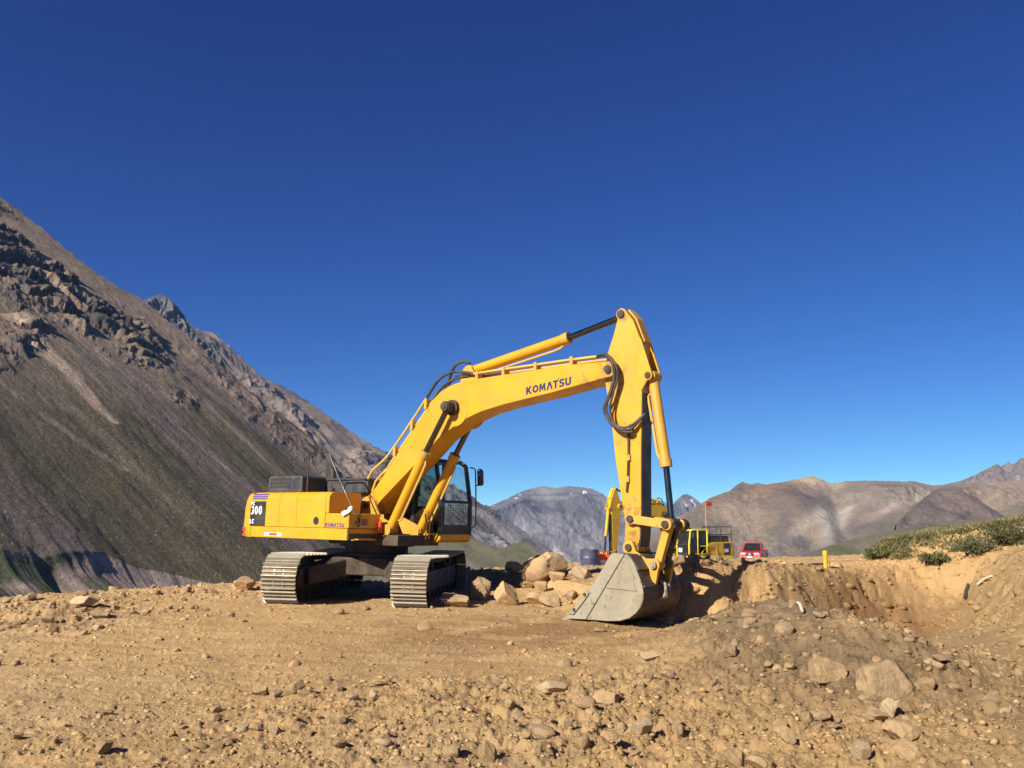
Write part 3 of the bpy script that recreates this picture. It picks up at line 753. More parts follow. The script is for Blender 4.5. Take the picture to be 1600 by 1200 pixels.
# ---------------------------------------------------------------- lettering
def g_ring(cx, cy, rx, ry, ix, iy, a0=0, a1=360, n=18):
    q = []
    for k in range(n):
        t0 = math.radians(a0 + (a1 - a0) * k / n); t1 = math.radians(a0 + (a1 - a0) * (k + 1) / n)
        q.append([(cx + ix * math.cos(t0), cy + iy * math.sin(t0)), (cx + rx * math.cos(t0), cy + ry * math.sin(t0)), (cx + rx * math.cos(t1), cy + ry * math.sin(t1)), (cx + ix * math.cos(t1), cy + iy * math.sin(t1))])
    return q
def g_box(x0, x1, y0, y1):
    return [(x0, y0), (x1, y0), (x1, y1), (x0, y1)]
GLYPH = {   # outlines in units of the letter height: polygons that meet without overlapping
 'K': (0.92, [[(0, 0), (.26, 0), (.26, .29), (.32, .36), (.58, 0), (.90, 0), (.50, .53), (.86, 1), (.54, 1), (.26, .63), (.26, 1), (0, 1)]]),
 'O': (0.96, g_ring(.46, .5, .46, .5, .20, .25)),
 'M': (1.06, [[(0, 0), (.24, 0), (.28, .58), (.42, .12), (.58, .12), (.72, .58), (.76, 0), (1, 0), (.92, 1), (.66, 1), (.5, .5), (.34, 1), (.08, 1)]]),
 'A': (0.92, [[(0, 0), (.27, 0), (.475, .66), (.68, 0), (.95, 0), (.62, 1), (.33, 1)]]),
 'T': (0.84, [[(.27, 0), (.53, 0), (.53, .78), (.80, .78), (.80, 1), (0, 1), (0, .78), (.27, .78)], [(.74, 1.06), (.84, 1.06), (.90, 1.24), (.80, 1.24)]]),
 'S': (0.86, [[(.05, 0), (.55, 0), (.78, .14), (.78, .42), (.6, .57), (.32, .62), (.30, .70), (.34, .77), (.75, .77), (.75, 1), (.25, 1), (.04, .86), (.04, .58), (.22, .44), (.50, .38), (.52, .30), (.48, .23), (.05, .23)]]),
 'U': (0.90, [[(.2, 0), (.64, 0), (.84, .24), (.84, 1), (.58, 1), (.58, .34), (.5, .23), (.34, .23), (.26, .34), (.26, 1), (0, 1), (0, .24)]]),
 'P': (0.78, [g_box(0, .24, 0, 1), g_box(.24, .42, .80, 1), g_box(.24, .42, .36, .56)] + g_ring(.42, .68, .30, .32, .08, .12, -90, 90, 9)),
 'C': (0.82, g_ring(.42, .5, .42, .5, .18, .25, 48, 312, 16)),
 'L': (0.72, [[(0, 0), (.66, 0), (.66, .23), (.25, .23), (.25, 1), (0, 1)]]),
 '3': (0.74, g_ring(.32, .27, .34, .27, .11, .08, -150, 90, 10) + g_ring(.32, .75, .32, .25, .11, .07, -60, 150, 10)),
 '0': (0.78, g_ring(.35, .5, .35, .5, .12, .27)),
 '2': (0.74, [[(0, 0), (.66, 0), (.66, .21), (.34, .21), (.66, .56), (.45, .62), (0, .16)]] + g_ring(.33, .70, .33, .30, .10, .10, -12, 165, 9)),
}
def lettering(text, org, ux, uz, n, size, gap=0.10):
    """raised letters: org + u*ux + v*uz, standing a few millimetres off the surface along n"""
    mb = MB(); org, ux, uz, n = map(Vector, (org, ux, uz, n)); x0 = 0
    for ch in text:
        w, polys = GLYPH[ch]
        for pl in polys:
            m = len(pl)
            P = [org + (ux * (x0 + x) + uz * y) * size for x, y in pl]
            mb.add([p - n * 0.002 for p in P] + [p + n * 0.004 for p in P], [tuple(range(m, 2 * m))] + [(k, (k + 1) % m, (k + 1) % m + m, k + m) for k in range(m)])
        x0 += w + gap
    return mb

# ---------------------------------------------------------------- excavators
SHOE = None
def shoe_mesh():
    mb = MB(); w = 0.35
    prof = [(-0.105, 0.0), (0.113, 0.0), (0.113, 0.010), (0.100, 0.012), (0.094, 0.060), (0.078, 0.060), (0.070, 0.012), (0.014, 0.010), (0.008, 0.046), (-0.008, 0.046), (-0.014, 0.010),
            (-0.068, 0.012), (-0.075, 0.052), (-0.090, 0.052), (-0.098, 0.012), (-0.105, 0.010)]
    mb.prism(prof, -w, w)
    for sx in (-1, 1):
        mb.box(-0.045, -0.025, sx * 0.09 - 0.018, sx * 0.09 + 0.018, 0.013, 0.026)
        mb.box(0.030, 0.050, sx * 0.09 - 0.018, sx * 0.09 + 0.018, 0.013, 0.026)
    return mb.mesh('shoe')
def oval(L, H, n):
    """closed track path in x,z: points and outward directions, evenly spaced"""
    pts = []
    r = H / 2; xe = L / 2 - r
    dense = []
    for i in range(200):
        dense.append((-xe + 2 * xe * i / 200, 0.0))
    for i in range(120):
        t = -math.pi / 2 + math.pi * i / 120
        dense.append((xe + r * math.cos(t), r + r * math.sin(t)))
    for i in range(200):
        k = i / 200; sag = 0.035 * math.sin(math.pi * k) ** 2
        dense.append((xe - 2 * xe * k, H - sag))
    for i in range(120):
        t = math.pi / 2 + math.pi * i / 120
        dense.append((-xe + r * math.cos(t), r + r * math.sin(t)))
    d = np.array(dense + dense[:1]); s = np.concatenate([[0], np.cumsum(np.hypot(*np.diff(d, axis=0).T))])
    for k in range(n):
        q = s[-1] * k / n
        x = np.interp(q, s, d[:, 0]); z = np.interp(q, s, d[:, 1])
        e = 0.06
        x1 = np.interp((q + e) % s[-1], s, d[:, 0]); z1 = np.interp((q + e) % s[-1], s, d[:, 1])
        x0 = np.interp((q - e) % s[-1], s, d[:, 0]); z0 = np.interp((q - e) % s[-1], s, d[:, 1])
        pts.append((x, z, math.atan2(z1 - z0, x1 - x0)))
    return pts, s[-1]

def arc(cx, cz, r, a0, a1, n):
    return [(cx + r * math.cos(math.radians(a0 + (a1 - a0) * i / n)), cz + r * math.sin(math.radians(a0 + (a1 - a0) * i / n))) for i in range(n + 1)]

BOOM = [(0.14, 1.90), (0.32, 2.112), (1.474, 2.978), (2.05, 3.444), (2.388, 3.625), (2.754, 3.801), (3.216, 3.94), (3.792, 4.039), (4.324, 4.107), (4.938, 4.18), (5.308, 4.235), (5.74, 4.299), (6.167, 4.364)] \
    + arc(6.226, 4.513, 0.15, -70, 90, 8) + [(6.10, 4.665), (5.303, 4.683), (4.931, 4.672), (4.313, 4.655), (3.103, 4.622), (2.70, 4.605), (2.493, 4.575), (2.30, 4.53), (2.151, 4.47), (2.0, 4.39), (1.862, 4.285), (1.34, 3.712), (0.895, 3.235), (0.52, 2.80), (0.20, 2.45)] \
    + arc(0.015, 2.042, 0.19, 130, 300, 8)
ARM = [(6.365, 5.47)] + arc(6.435, 5.54, 0.11, 200, 20, 7) + [(6.687, 5.382), (6.845, 4.99), (6.855, 4.6), (6.86, 4.092), (6.835, 2.837), (6.833, 1.97), (6.811, 1.52)] + arc(6.64, 1.336, 0.145, 20, -190, 8) \
    + [(6.512, 1.779), (6.478, 1.968), (6.32, 2.853), (6.212, 3.685), (6.158, 3.97), (6.098, 4.283), (6.143, 4.825), (6.276, 5.171)]

def build_excavator(label, group, root_m, rel, style):
    one = style == 1
    Y1 = M['yellow'] if one else M['amber']
    YW = M['yellow_worn'] if one else M['amber']
    root = empty('excavator', root_m)
    setp(root, label, 'excavator', group)
    I = Matrix.Identity(4)
    def up(name, mb, mat, parent=None, bevel=0.0, smooth=0, lab=None):
        me = mb.mesh(name) if isinstance(mb, MB) else mb
        if smooth:
            smooth_by_angle(me, smooth)
        o = link(name, me, mat, parent or root, mtx=(rel if parent is None else I), bevel=bevel)
        if lab:
            o['label'] = lab
        return o
    # ---- undercarriage (root frame: x forward along the tracks, y left)
    global SHOE
    if SHOE is None:
        SHOE = shoe_mesh(); SHOE.materials.append(M['plate']); SHOE.materials.append(M['steel'])
        for p_ in SHOE.polygons:
            p_.material_index = 1 if (p_.center.z > 0.024 and abs(p_.normal.y) < 0.5) else 0
    pts, total = oval(4.86, 0.93, 48)
    for sy in (-1, 1):
        cy = sy * 1.295
        fr = MB()
        fr.prism([(-1.75, 0.30), (1.75, 0.30), (1.85, 0.46), (1.7, 0.70), (-1.7, 0.70), (-1.85, 0.46)], cy - 0.18, cy + 0.18)
        track = link('track', fr.mesh('track'), M['frame'], root, bevel=0.02)
        for x, z, a in pts:
            o = link('shoe', SHOE, None, track)
            o.matrix_local = Matrix.Translation((x, cy, z + 0.05)) @ Matrix.Rotation(-a, 4, 'Y') @ Matrix.Rotation(math.pi, 4, 'X')
        ch = MB()
        for x, z, a in pts:                                    # the chain links under the shoes
            c, s = math.cos(a), math.sin(a)
            for w in (-0.11, 0.11):
                q = []
                for u, v in ((-0.10, 0.005), (0.12, 0.005), (0.12, 0.10), (-0.10, 0.10)):
                    q.append((x + u * c - v * s, z + 0.05 + u * s + v * c))
                ch.prism(q, cy + w - 0.022, cy + w + 0.022)
        link('chain', ch.mesh('chain'), M['darksteel'], track)['kind'] = 'stuff'
        for xx, rad, nm in ((-1.98, 0.37, 'idler'), (1.98, 0.37, 'sprocket')):
            mb = MB(); mb.lathe([(0.01, -0.14), (rad * 0.5, -0.14), (rad * 0.6, -0.05), (rad, -0.05), (rad, 0.05), (rad * 0.6, 0.05), (rad * 0.5, 0.14), (0.01, 0.14)], 28, (xx, cy, 0.515), 'y')
            link(nm, mb.mesh(nm), M['darksteel'], track)
        for k in range(8):
            mb = MB(); mb.lathe([(0.02, -0.16), (0.09, -0.16), (0.09, 0.16), (0.02, 0.16)], 14, (-1.5 + 3.0 * k / 7, cy, 0.235), 'y')
            link('roller', mb.mesh('roller'), M['darksteel'], track)
        for k in (-0.8, 0.7):
            mb = MB(); mb.lathe([(0.02, -0.14), (0.07, -0.14), (0.07, 0.14), (0.02, 0.14)], 14, (k, cy, 0.80), 'y')
            link('carrier_roller', mb.mesh('carrier_roller'), M['darksteel'], track)
    cb = MB()
    cb.prismz([(-0.85, -0.75), (0.85, -0.75), (0.85, 0.75), (-0.85, 0.75)], 0.56, 0.93)
    for sx in (-1, 1):
        for sy in (-1, 1):
            a0 = Vector((sx * 0.55, sy * 0.6)); a1 = Vector((sx * 1.35, sy * 1.22)); n = Vector((-(a1 - a0).y, (a1 - a0).x)).normalized() * 0.33
            r0 = [(a0.x + n.x, a0.y + n.y, 0.54), (a0.x - n.x, a0.y - n.y, 0.54), (a0.x - n.x, a0.y - n.y, 0.92), (a0.x + n.x, a0.y + n.y, 0.92)]
            n *= 0.85
            r1 = [(a1.x + n.x, a1.y + n.y, 0.38), (a1.x - n.x, a1.y - n.y, 0.38), (a1.x - n.x, a1.y - n.y, 0.74), (a1.x + n.x, a1.y + n.y, 0.74)]
            cb.loft([r0, r1])
    link('center_frame', cb.mesh('center_frame'), M['frame'], root, bevel=0.03)
    sw = MB().lathe([(0.02, 0.93), (0.80, 0.93), (0.80, 1.0), (0.70, 1.01), (0.70, 1.15), (0.82, 1.16), (0.82, 1.27), (0.02, 1.27)], 40)
    link('swing_circle', sw.mesh('swing_circle'), M['darksteel'], root)
    # ---- upper structure (x ahead, y left)
    up('revolving_frame', MB().box(-2.65, 0.72, -1.46, 1.44, 1.30, 1.44).box(-0.9, 1.30, -0.62, 0.62, 1.20, 1.42), Y1 if not one else M['frame'], bevel=0.01)
    rings = []
    for z, ins in ((1.29, 0.10), (1.33, 0.02), (1.50, 0.0), (1.95, 0.03), (2.12, 0.07), (2.22, 0.13), (2.28, 0.20), (2.305, 0.30)):
        ring = [(-2.62, -1.49 + min(ins * .5, .06), z)]
        for i in range(17):
            t = -1 + 2 * i / 16
            e = 1 - abs(t) ** 3.2
            ring.append((-3.06 + ins * 0.8 - 0.36 * e + 0.22 * abs(t) ** 14, t * (1.50 - ins * 0.18), z))
        ring.append((-2.62, 1.49 - min(ins * .5, .06), z))
        rings.append(ring)
    cw = up('counterweight', MB().loft(rings), Y1, smooth=50)
    up('grab_eye', MB().tube([(-2.85, -0.9, 2.26), (-2.85, -0.9, 2.36), (-2.85, -0.75, 2.36), (-2.85, -0.75, 2.26)], 0.02, 6), M['darksteel'], cw)
    if one:
        for z0, z1, yy in ((1.43, 1.515, 0), (1.315, 1.375, 0)):
            mb = MB()
            P = [(-2.80, -1.497)]
            for t in (-1.0, -0.97, -0.93, -0.88):
                P.append((-3.062 - 0.36 * (1 - abs(t) ** 3.2) + 0.22 * abs(t) ** 14, t * 1.502))
            for (xa, ya), (xb, yb) in zip(P[:-1], P[1:]):
                mb.add([(xa, ya - .006, z0), (xb, yb - .006, z0), (xb, yb - .006, z1), (xa, ya - .006, z1)], [(0, 1, 2, 3)])
            up('reflector', mb, M['redpaint'], cw)
    # right-hand housing: sill, doors, tank
    def panel(x0, x1, z0, z1, r=0.0, y=-1.49, yi=-0.62):
        n = 6
        prof = [(yi, z0), (y, z0)] + ([(y + r - r * math.cos(math.pi / 2 * i / n), z1 - r + r * math.sin(math.pi / 2 * i / n)) for i in range(n + 1)] if r else [(y, z1)]) + [(yi, z1)]
        return MB().loft([[(x0, a, b) for a, b in prof], [(x1, a, b) for a, b in prof]][::-1])
    hs = up('right_housing', panel(-2.605, 0.70, 1.30, 1.538, 0), Y1, bevel=0.012)
    for x0, x1 in ((-2.605, -1.60), (-1.592, -0.982), (-0.974, -0.025)):
        d = up('side_door', panel(x0, x1, 1.548, 2.305, 0.16), Y1, hs, smooth=35)
        if x0 > -1:
            up('door_handle', MB().lathe([(0.01, 0), (0.085, 0), (0.085, 0.012), (0.05, 0.012), (0.05, 0.004), (0.01, 0.004)][::-1], 18, (-0.30, -1.50, 1.69), 'y'), M['black'], hs)
    tk = up('fuel_tank', panel(-0.015, 0.735, 1.548, 1.852, 0.03), Y1, bevel=0.015)
    tu = up('tank_top', panel(-0.015, 0.095, 1.86, 2.300, 0.15), Y1, smooth=35)
    up('filler_cap', MB().cyl((-0.5, -0.95, 2.30), (-0.5, -0.95, 2.40), 0.07).tube([(-0.62, -0.9, 2.3), (-0.62, -0.9, 2.42), (-0.54, -0.9, 2.45)], 0.02), M['frame'], hs)
    up('step', MB().box(0.735, 0.80, -1.40, -0.75, 1.30, 1.32).box(0.76, 0.90, -1.35, -0.9, 1.315, 1.335), M['yellow_worn'], tk)
    up('front_vent', MB().box(0.735, 0.742, -1.14, -0.98, 1.62, 1.645).box(0.735, 0.742, -1.14, -0.98, 1.665, 1.69).box(0.735, 0.742, -1.14, -0.98, 1.71, 1.735), M['black'], tk)
    # engine hood
    hd = up('engine_hood', MB().prism([(-2.52, 2.305), (-0.06, 2.305), (-0.06, 2.58), (-0.14, 2.66), (-2.42, 2.68), (-2.52, 2.6)], -0.30, 1.40), M['hood'], bevel=0.04)
    gb = up('grille_box', MB().prism([(-2.72, 2.308), (-1.46, 2.308), (-1.46, 2.66), (-1.52, 2.70), (-2.66, 2.70), (-2.72, 2.64)], -1.02, -0.305), M['hood'], bevel=0.035)
    for i in range(9):
        for j in range(3):
            x = -2.62 + 0.085 * i; z = 2.42 + 0.085 * j
            up('vent_slot', MB().prism([(x, z), (x + 0.045, z), (x + 0.06, z + 0.06), (x + 0.015, z + 0.06)], -1.026, -1.019), M['black'], gb)
    up('hood_ridge', MB().box(-1.40, -0.10, -0.315, -0.30, 2.33, 2.62).tube([(-1.45, -0.33, 2.63), (-0.06, -0.33, 2.63)], 0.018, 6), M['hood'], hd)
    up('exhaust_pipe', MB().tube([(-1.61, 0.0, 2.62), (-1.61, 0.0, 2.80), (-1.63, 0.0, 2.86), (-1.70, 0.0, 2.93)], 0.06, 12), M['darksteel'], hd, smooth=60)
    if one:
        up('grab_rail', MB().tube([(-0.90, -1.30, 2.30), (-0.90, -1.30, 2.85), (-0.905, -1.30, 3.12), (-0.86, -1.30, 3.165), (-0.62, -1.30, 3.17), (-0.30, -1.30, 3.17), (-0.22, -1.30, 3.12), (0.12, -1.30, 2.62), (0.62, -1.30, 1.95), (0.67, -1.30, 1.85), (0.76, -1.30, 1.58)], 0.019, 8), M['black'], hs)
        up('lever', MB().cyl((0.76, -1.22, 1.58), (0.76, -1.22, 1.90), 0.02), M['black'], tk)
        up('fire_extinguisher', MB().lathe([(0.01, 0), (0.04, 0), (0.045, 0.03), (0.045, 0.20), (0.02, 0.25), (0.02, 0.28), (0.01, 0.28)], 14, (0.79, -0.66, 1.46)), M['redpaint'], tk)
    # decals on the right flank
    if one:
        yy = -1.4915
        dp = up('model_panel', MB().box(-2.66, -2.085, yy - 0.004, yy, 1.552, 2.10), M['black'], hs)
        for k in range(3):
            z = 2.145 + 0.047 * k
            up('stripe', MB().add([(-2.62, yy - .004 + (0.03 if k == 2 else 0.003 if k == 1 else 0), z), (-2.05, yy - .004 + (0.03 if k == 2 else 0.003 if k == 1 else 0), z), (-2.045, yy - .002 + (0.052 if k == 2 else 0.012 if k == 1 else 0.002), z + 0.030), (-2.615, yy - .002 + (0.052 if k == 2 else 0.012 if k == 1 else 0.002), z + 0.030)], [(0, 1, 2, 3)]), M['purple'], hs)
        ux, uz, n = (1, 0, 0), (0, 0, 1), (0, -1, 0)
        up('lettering', lettering('PC', (-2.640, yy - .0045, 2.008), ux, uz, n, 0.085), M['white'], dp, lab='white PC on the black panel')
        up('lettering', lettering('300', (-2.635, yy - .0045, 1.802), (0.88, 0, 0), uz, n, 0.195), M['white'], dp, lab='white 300 on the black panel')
        up('lettering', lettering('LC', (-2.655, yy - .0045, 1.60), ux, uz, n, 0.100), M['white'], dp, lab='white LC on the black panel')
        up('lettering', lettering('KOMATSU', (0.012, yy, 1.568), (1.06, 0, 0), uz, n, 0.080), M['purple'], tk, lab='dark KOMATSU lettering on the tank')
        st = up('sticker', MB().box(-2.09, -1.455, -1.4945, -1.4905, 1.340, 1.408), M['white'], hs)
        up('sticker_print', MB().box(-1.90, -1.62, -1.4985, -1.4945, 1.350, 1.400), M['redpaint'], st)
    # ---- boom mounting
    for sy in (-1, 1):
        up('boom_bracket', MB().prism([(-0.40, 1.40), (0.95, 1.30), (0.98, 1.55), (0.85, 1.66), (0.45, 1.80), (0.22, 2.16)] + arc(0.015, 2.042, 0.20, 40, 180, 6) + [(-0.35, 1.7)], sy * 0.34 - 0.03, sy * 0.34 + 0.03), YW, bevel=0.008)
    # ---- boom
    bm = up('boom', MB().prism(BOOM, -0.29, 0.29), M['yellow_boom'] if one else Y1, bevel=0.012)
    for sy in (-1, 1):
        y0, y1 = sorted((sy * 0.288, sy * 0.297))
        up('boss_plate', MB().prism(arc(2.50, 4.03, 0.36, 0, 350, 30), y0, y1), Y1, bm)
    up('boom_foot_pin', MB().cyl((0.015, -0.42, 2.042), (0.015, 0.42, 2.042), 0.07), M['darksteel'], bm, smooth=40)
    up('boom_tip_pin', MB().cyl((6.226, -0.325, 4.513), (6.226, 0.325, 4.513), 0.075).cyl((6.226, -0.335, 4.513), (6.226, 0.335, 4.513), 0.04), M['darksteel'], bm, smooth=40)
    up('cylinder_pin', MB().cyl((2.462, -0.60, 4.061), (2.462, 0.60, 4.061), 0.10).cyl((2.462, -0.38, 4.061), (2.462, 0.38, 4.061), 0.165).cyl((2.462, -0.615, 4.061), (2.462, 0.615, 4.061), 0.05), M['darksteel'], bm, smooth=40)
    if one:
        ux = Vector((1.04, 0, 0.110)); uz = Vector((0.0, 0, 1.0))
        up('lettering', lettering('KOMATSU', (4.355, -0.2905, 4.188), ux * 1.0, uz, (0, -1, 0), 0.152, 0.05), M['navy'], bm, lab='navy KOMATSU lettering on the boom')
    up('cylinder_lug', MB().prism([(2.5, 4.55), (3.0, 4.60), (2.80, 4.93), (2.66, 4.95), (2.58, 4.88)], -0.17, -0.12).prism([(2.5, 4.55), (3.0, 4.60), (2.80, 4.93), (2.66, 4.95), (2.58, 4.88)], 0.12, 0.17), YW, bm)
    # hydraulic pipes and hoses along the top of the boom
    for k, y in enumerate((-0.24, -0.17, 0.12, 0.19)):
        lo = [(-0.20, y, 2.35), (-0.12, y, 2.64), (0.02, y, 2.83), (0.30, y, 3.00), (0.45, y, 3.10), (0.80, y, 3.44), (1.30, y, 3.98), (1.62, y, 4.34)] if k % 2 == 0 else \
             [(-0.05, y, 2.33), (0.06, y, 2.58), (0.22, y, 2.72), (0.40, y, 2.82), (0.50, y, 2.96), (0.95, y, 3.44), (1.45, y, 3.97), (1.75, y, 4.28)]
        up('hydraulic_pipe', MB().tube(lo, 0.028, 8), M['pipe'], bm, smooth=60)
        hz = [lo[-1], (1.95, y, 4.70 if k % 2 == 0 else 4.52), (2.35, y, 4.84 if k % 2 == 0 else 4.70), (2.75, y, 4.79 if k % 2 == 0 else 4.72), (2.95, y, 4.74)]
        up('hydraulic_hose', MB().tube(hz, 0.03, 8, 5), M['rubber'], bm, smooth=60)
        up('hydraulic_pipe', MB().tube([(2.90, y, 4.745), (3.6, y, 4.76), (4.4, y, 4.77), (5.3, y, 4.785), (5.95, y, 4.785)], 0.028, 8), M['pipe'], bm, smooth=60)
    for x, z in ((0.72, 3.20), (1.22, 3.74), (1.62, 4.18), (3.05, 4.66), (3.75, 4.68), (4.55, 4.70), (5.40, 4.72)):
        up('pipe_clamp', MB().box(x - 0.035, x + 0.035, -0.28, -0.12, z - 0.08, z + 0.12), YW, bm)
    up('cylinder_hose', MB().tube([(2.05, -0.05, 4.45), (2.10, -0.05, 4.78), (2.25, -0.05, 5.02), (2.48, -0.05, 5.08), (2.66, -0.05, 5.02)], 0.03, 8, 5), M['rubber'], bm, smooth=60)
    # ---- cylinders
    def cylinder(name, a, b, c, r, rr, parts=True):
        """barrel from a to b, rod from b to c"""
        a, b, c = Vector(a), Vector(b), Vector(c); d = (c - a).normalized()
        o = up(name, MB().cyl(a, b, r, n=20), YW if name == 'bucket_cylinder' else Y1, smooth=40)
        up('gland', MB().cyl(b - d * 0.10, b + d * 0.04, r * 1.16, n=12), M['yellow_worn'], o, smooth=35)
        up('rod', MB().cyl(b, c, rr, n=16), M['chrome'], o, smooth=40)
        up('rod_eye', MB().lathe([(0.03, -0.11), (r * 1.1, -0.11), (r * 1.1, 0.11), (0.03, 0.11)], 18, c, 'y'), M['darksteel'], o)
        up('base_eye', MB().lathe([(0.03, -0.11), (r * 1.1, -0.11), (r * 1.1, 0.11), (0.03, 0.11)], 18, a, 'y'), M['yellow_worn'], o)
        u = Vector((d.z, 0, -d.x))
        if parts:
            up('oil_pipe', MB().tube([a + d * 0.30 + u * (r + 0.0), a + d * 0.34 + u * (r + 0.05), b - d * 0.35 + u * (r + 0.05), b - d * 0.2 + u * (r + 0.04), b - d * 0.12 + u * r], 0.024, 7), M['pipe'], o)
        return o
    for sy in (-1, 1):
        cylinder('boom_cylinder', (0.887, sy * 0.46, 1.525), (1.848, sy * 0.46, 3.13), (2.462, sy * 0.46, 4.061), 0.105, 0.06)
    cylinder('arm_cylinder', (2.69, 0, 4.86), (5.13, 0, 5.275), (6.41, 0, 5.545), 0.105, 0.06)
    # ---- arm
    am = up('arm', MB().prism(ARM, -0.18, 0.18), M['yellow_arm'] if one else Y1, bevel=0.010)
    for sy in (-1, 1):
        up('cylinder_ear', MB().prism([(6.80, 5.10), (6.86, 5.00)] + arc(6.985, 4.349, 0.085, 25, -100, 6) + [(6.85, 4.08), (6.78, 4.1)], sy * 0.165 - 0.02, sy * 0.165 + 0.02), Y1, am)
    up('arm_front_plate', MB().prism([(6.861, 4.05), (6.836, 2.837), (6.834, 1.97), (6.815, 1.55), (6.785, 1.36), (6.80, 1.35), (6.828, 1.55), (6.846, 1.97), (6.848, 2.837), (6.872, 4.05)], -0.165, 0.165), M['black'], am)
    up('ear_pin', MB().cyl((6.985, -0.20, 4.349), (6.985, 0.20, 4.349), 0.06), M['darksteel'], am, smooth=40)
    up('top_pin', MB().cyl((6.435, -0.21, 5.54), (6.435, 0.21, 5.54), 0.075), M['darksteel'], am, smooth=40)
    up('arm_top_plate', MB().prism([(6.55, 5.60), (6.70, 5.42), (6.88, 4.98), (6.90, 4.99), (6.73, 5.43), (6.57, 5.63)], -0.12, 0.12), YW, am)
    up('grease_line', MB().tube([(6.60, -0.205, 3.42), (6.60, -0.205, 2.95), (6.585, -0.205, 2.55), (6.56, -0.205, 2.30)], 0.022, 6), M['frame'], am)
    for x, z in ((6.60, 3.45), (6.60, 2.90), (6.58, 2.52)):
        up('line_clamp', MB().box(x - 0.035, x + 0.035, -0.225, -0.18, z - 0.05, z + 0.05), YW, am)
    # hose bundle between boom and arm
    for k in range(3):
        o = 0.06 * k; y = -0.34 - 0.025 * (k % 2)
        pts_ = [(5.93, -0.22, 4.785), (6.18, y + .03, 4.80 - o * .3), (6.40 - o * .4, y - 0.02, 4.62), (6.46 - o * .7, y, 4.35), (6.36 - o * .6, y, 4.05), (6.30 - o * 1.1, y, 3.78), (6.36 - o * .4, y, 3.55 - o * .3), (6.52, y, 3.43 - o * .5), (6.72, -0.30, 3.46 - o), (6.95 if k < 2 else 6.70, -0.22, 3.66 if k < 2 else 3.42)]
        up('hydraulic_hose', MB().tube(pts_, 0.023, 8, 5), M['rubber'], am, smooth=60)
    # ---- bucket linkage
    cylinder('bucket_cylinder', (6.985, 0, 4.349), (7.232, 0, 2.77), (7.335, 0, 1.75), 0.095, 0.055)
    lk = MB()
    def bar(mb, a, b, r, y0, y1):
        d = Vector((b[0] - a[0], b[1] - a[1])).normalized(); g = math.degrees(math.atan2(d.y, d.x))
        w = r * 0.72; u = Vector((-d.y, d.x)) * w
        prof = arc(a[0], a[1], r, g + 48, g + 312, 10) + arc(b[0], b[1], r, g - 132, g + 132, 10)
        return mb.prism(prof, y0, y1)
    for sy in (-1, 1):
        y0, y1 = sorted((sy * 0.20, sy * 0.27))
        l = up('side_link', bar(MB(), (6.665, 1.824), (7.365, 1.74), 0.10, y0, y1), YW, bevel=0.012)
        up('link_pin', MB().cyl((6.665, sy * 0.15, 1.824), (6.665, sy * 0.30, 1.824), 0.065), M['darksteel'], l, smooth=40)
    bl = up('bucket_link', bar(MB(), (7.345, 1.745), (7.13, 1.06), 0.095, -0.18, -0.05).add([], []), YW, bevel=0.012)
    up('link_plate', bar(MB(), (7.345, 1.745), (7.13, 1.06), 0.095, 0.05, 0.18).box(7.16, 7.30, -0.05, 0.05, 1.2, 1.6), M['frame'], bl, bevel=0.012)
    up('link_pin', MB().cyl((7.35, -0.30, 1.742), (7.35, 0.42, 1.742), 0.065).cyl((7.35, 0.27, 1.742), (7.35, 0.44, 1.742), 0.10), M['darksteel'], bl, smooth=40)
    # ---- bucket
    back = [(5.66, 0.085), (6.03, 0.100), (6.45, 0.105), (6.70, 0.130), (6.88, 0.19), (7.00, 0.275), (7.085, 0.375), (7.132, 0.50), (7.140, 0.62), (7.115, 0.75), (7.04, 0.92), (6.97, 1.076), (6.90, 1.17), (6.823, 1.233), (6.56, 1.245)]
    W = 0.625
    inner = []
    for i, (x, z) in enumerate(back):
        p = Vector(back[max(i - 1, 0)]); q = Vector(back[min(i + 1, len(back) - 1)]); d = (q - p).normalized()
        inner.append((x - d.y * 0.035, z + d.x * 0.035))
    bk = up('bucket', MB().prism(back + inner[::-1], -W, W), M['bucketback'], bevel=0.0)
    side = back[1:] + [(6.50, 1.215), (6.127, 0.655), (5.90, 0.36), (5.70, 0.14)]
    for sy in (-1, 1):
        y0, y1 = sorted((sy * W * 0.995, sy * (W + 0.025)))
        sp = up('side_plate', MB().prism(side, y0, y1), M['bucket'], bk, bevel=0.006)
        y0, y1 = sorted((sy * (W + 0.020), sy * (W + 0.048)))
        up('edge_plate', MB().prism([(6.79, 1.235), (6.56, 1.245), (6.10, 0.62), (5.88, 0.32), (5.62, 0.13), (5.66, 0.09), (6.02, 0.105)], y0, y1), M['bucket'], sp, bevel=0.006)
        y2, y3 = sorted((sy * (W + 0.020), sy * (W + 0.036)))
        up('heel_plate', MB().prism([(6.12, 0.11), (6.45, 0.112), (6.70, 0.138), (6.88, 0.198), (7.00, 0.283), (7.08, 0.38), (7.12, 0.50), (7.125, 0.60), (7.0, 0.60), (6.98, 0.50), (6.90, 0.38), (6.75, 0.30), (6.5, 0.255), (6.22, 0.25)], y2, y3), M['bucket'], sp, bevel=0.005)
        y4, y5 = sorted((sy * (W + 0.040), sy * (W + 0.075)))
        up('side_cutter', MB().prism([(5.66, 0.175), (5.78, 0.165), (5.98, 0.39), (6.07, 0.50), (6.10, 0.56), (6.05, 0.62), (5.93, 0.43)], y4, y5), M['bucket'], sp, bevel=0.01)
        yb = sy * (W + 0.027)
        up('weld_bead', MB().tube([(6.42, yb, 0.66), (6.75, yb, 0.655), (7.02, yb, 0.645)], 0.014, 6).tube([(6.86, yb, 1.12), (6.93, yb, 0.90), (6.99, yb, 0.66)], 0.012, 6), M['bucket'], sp)
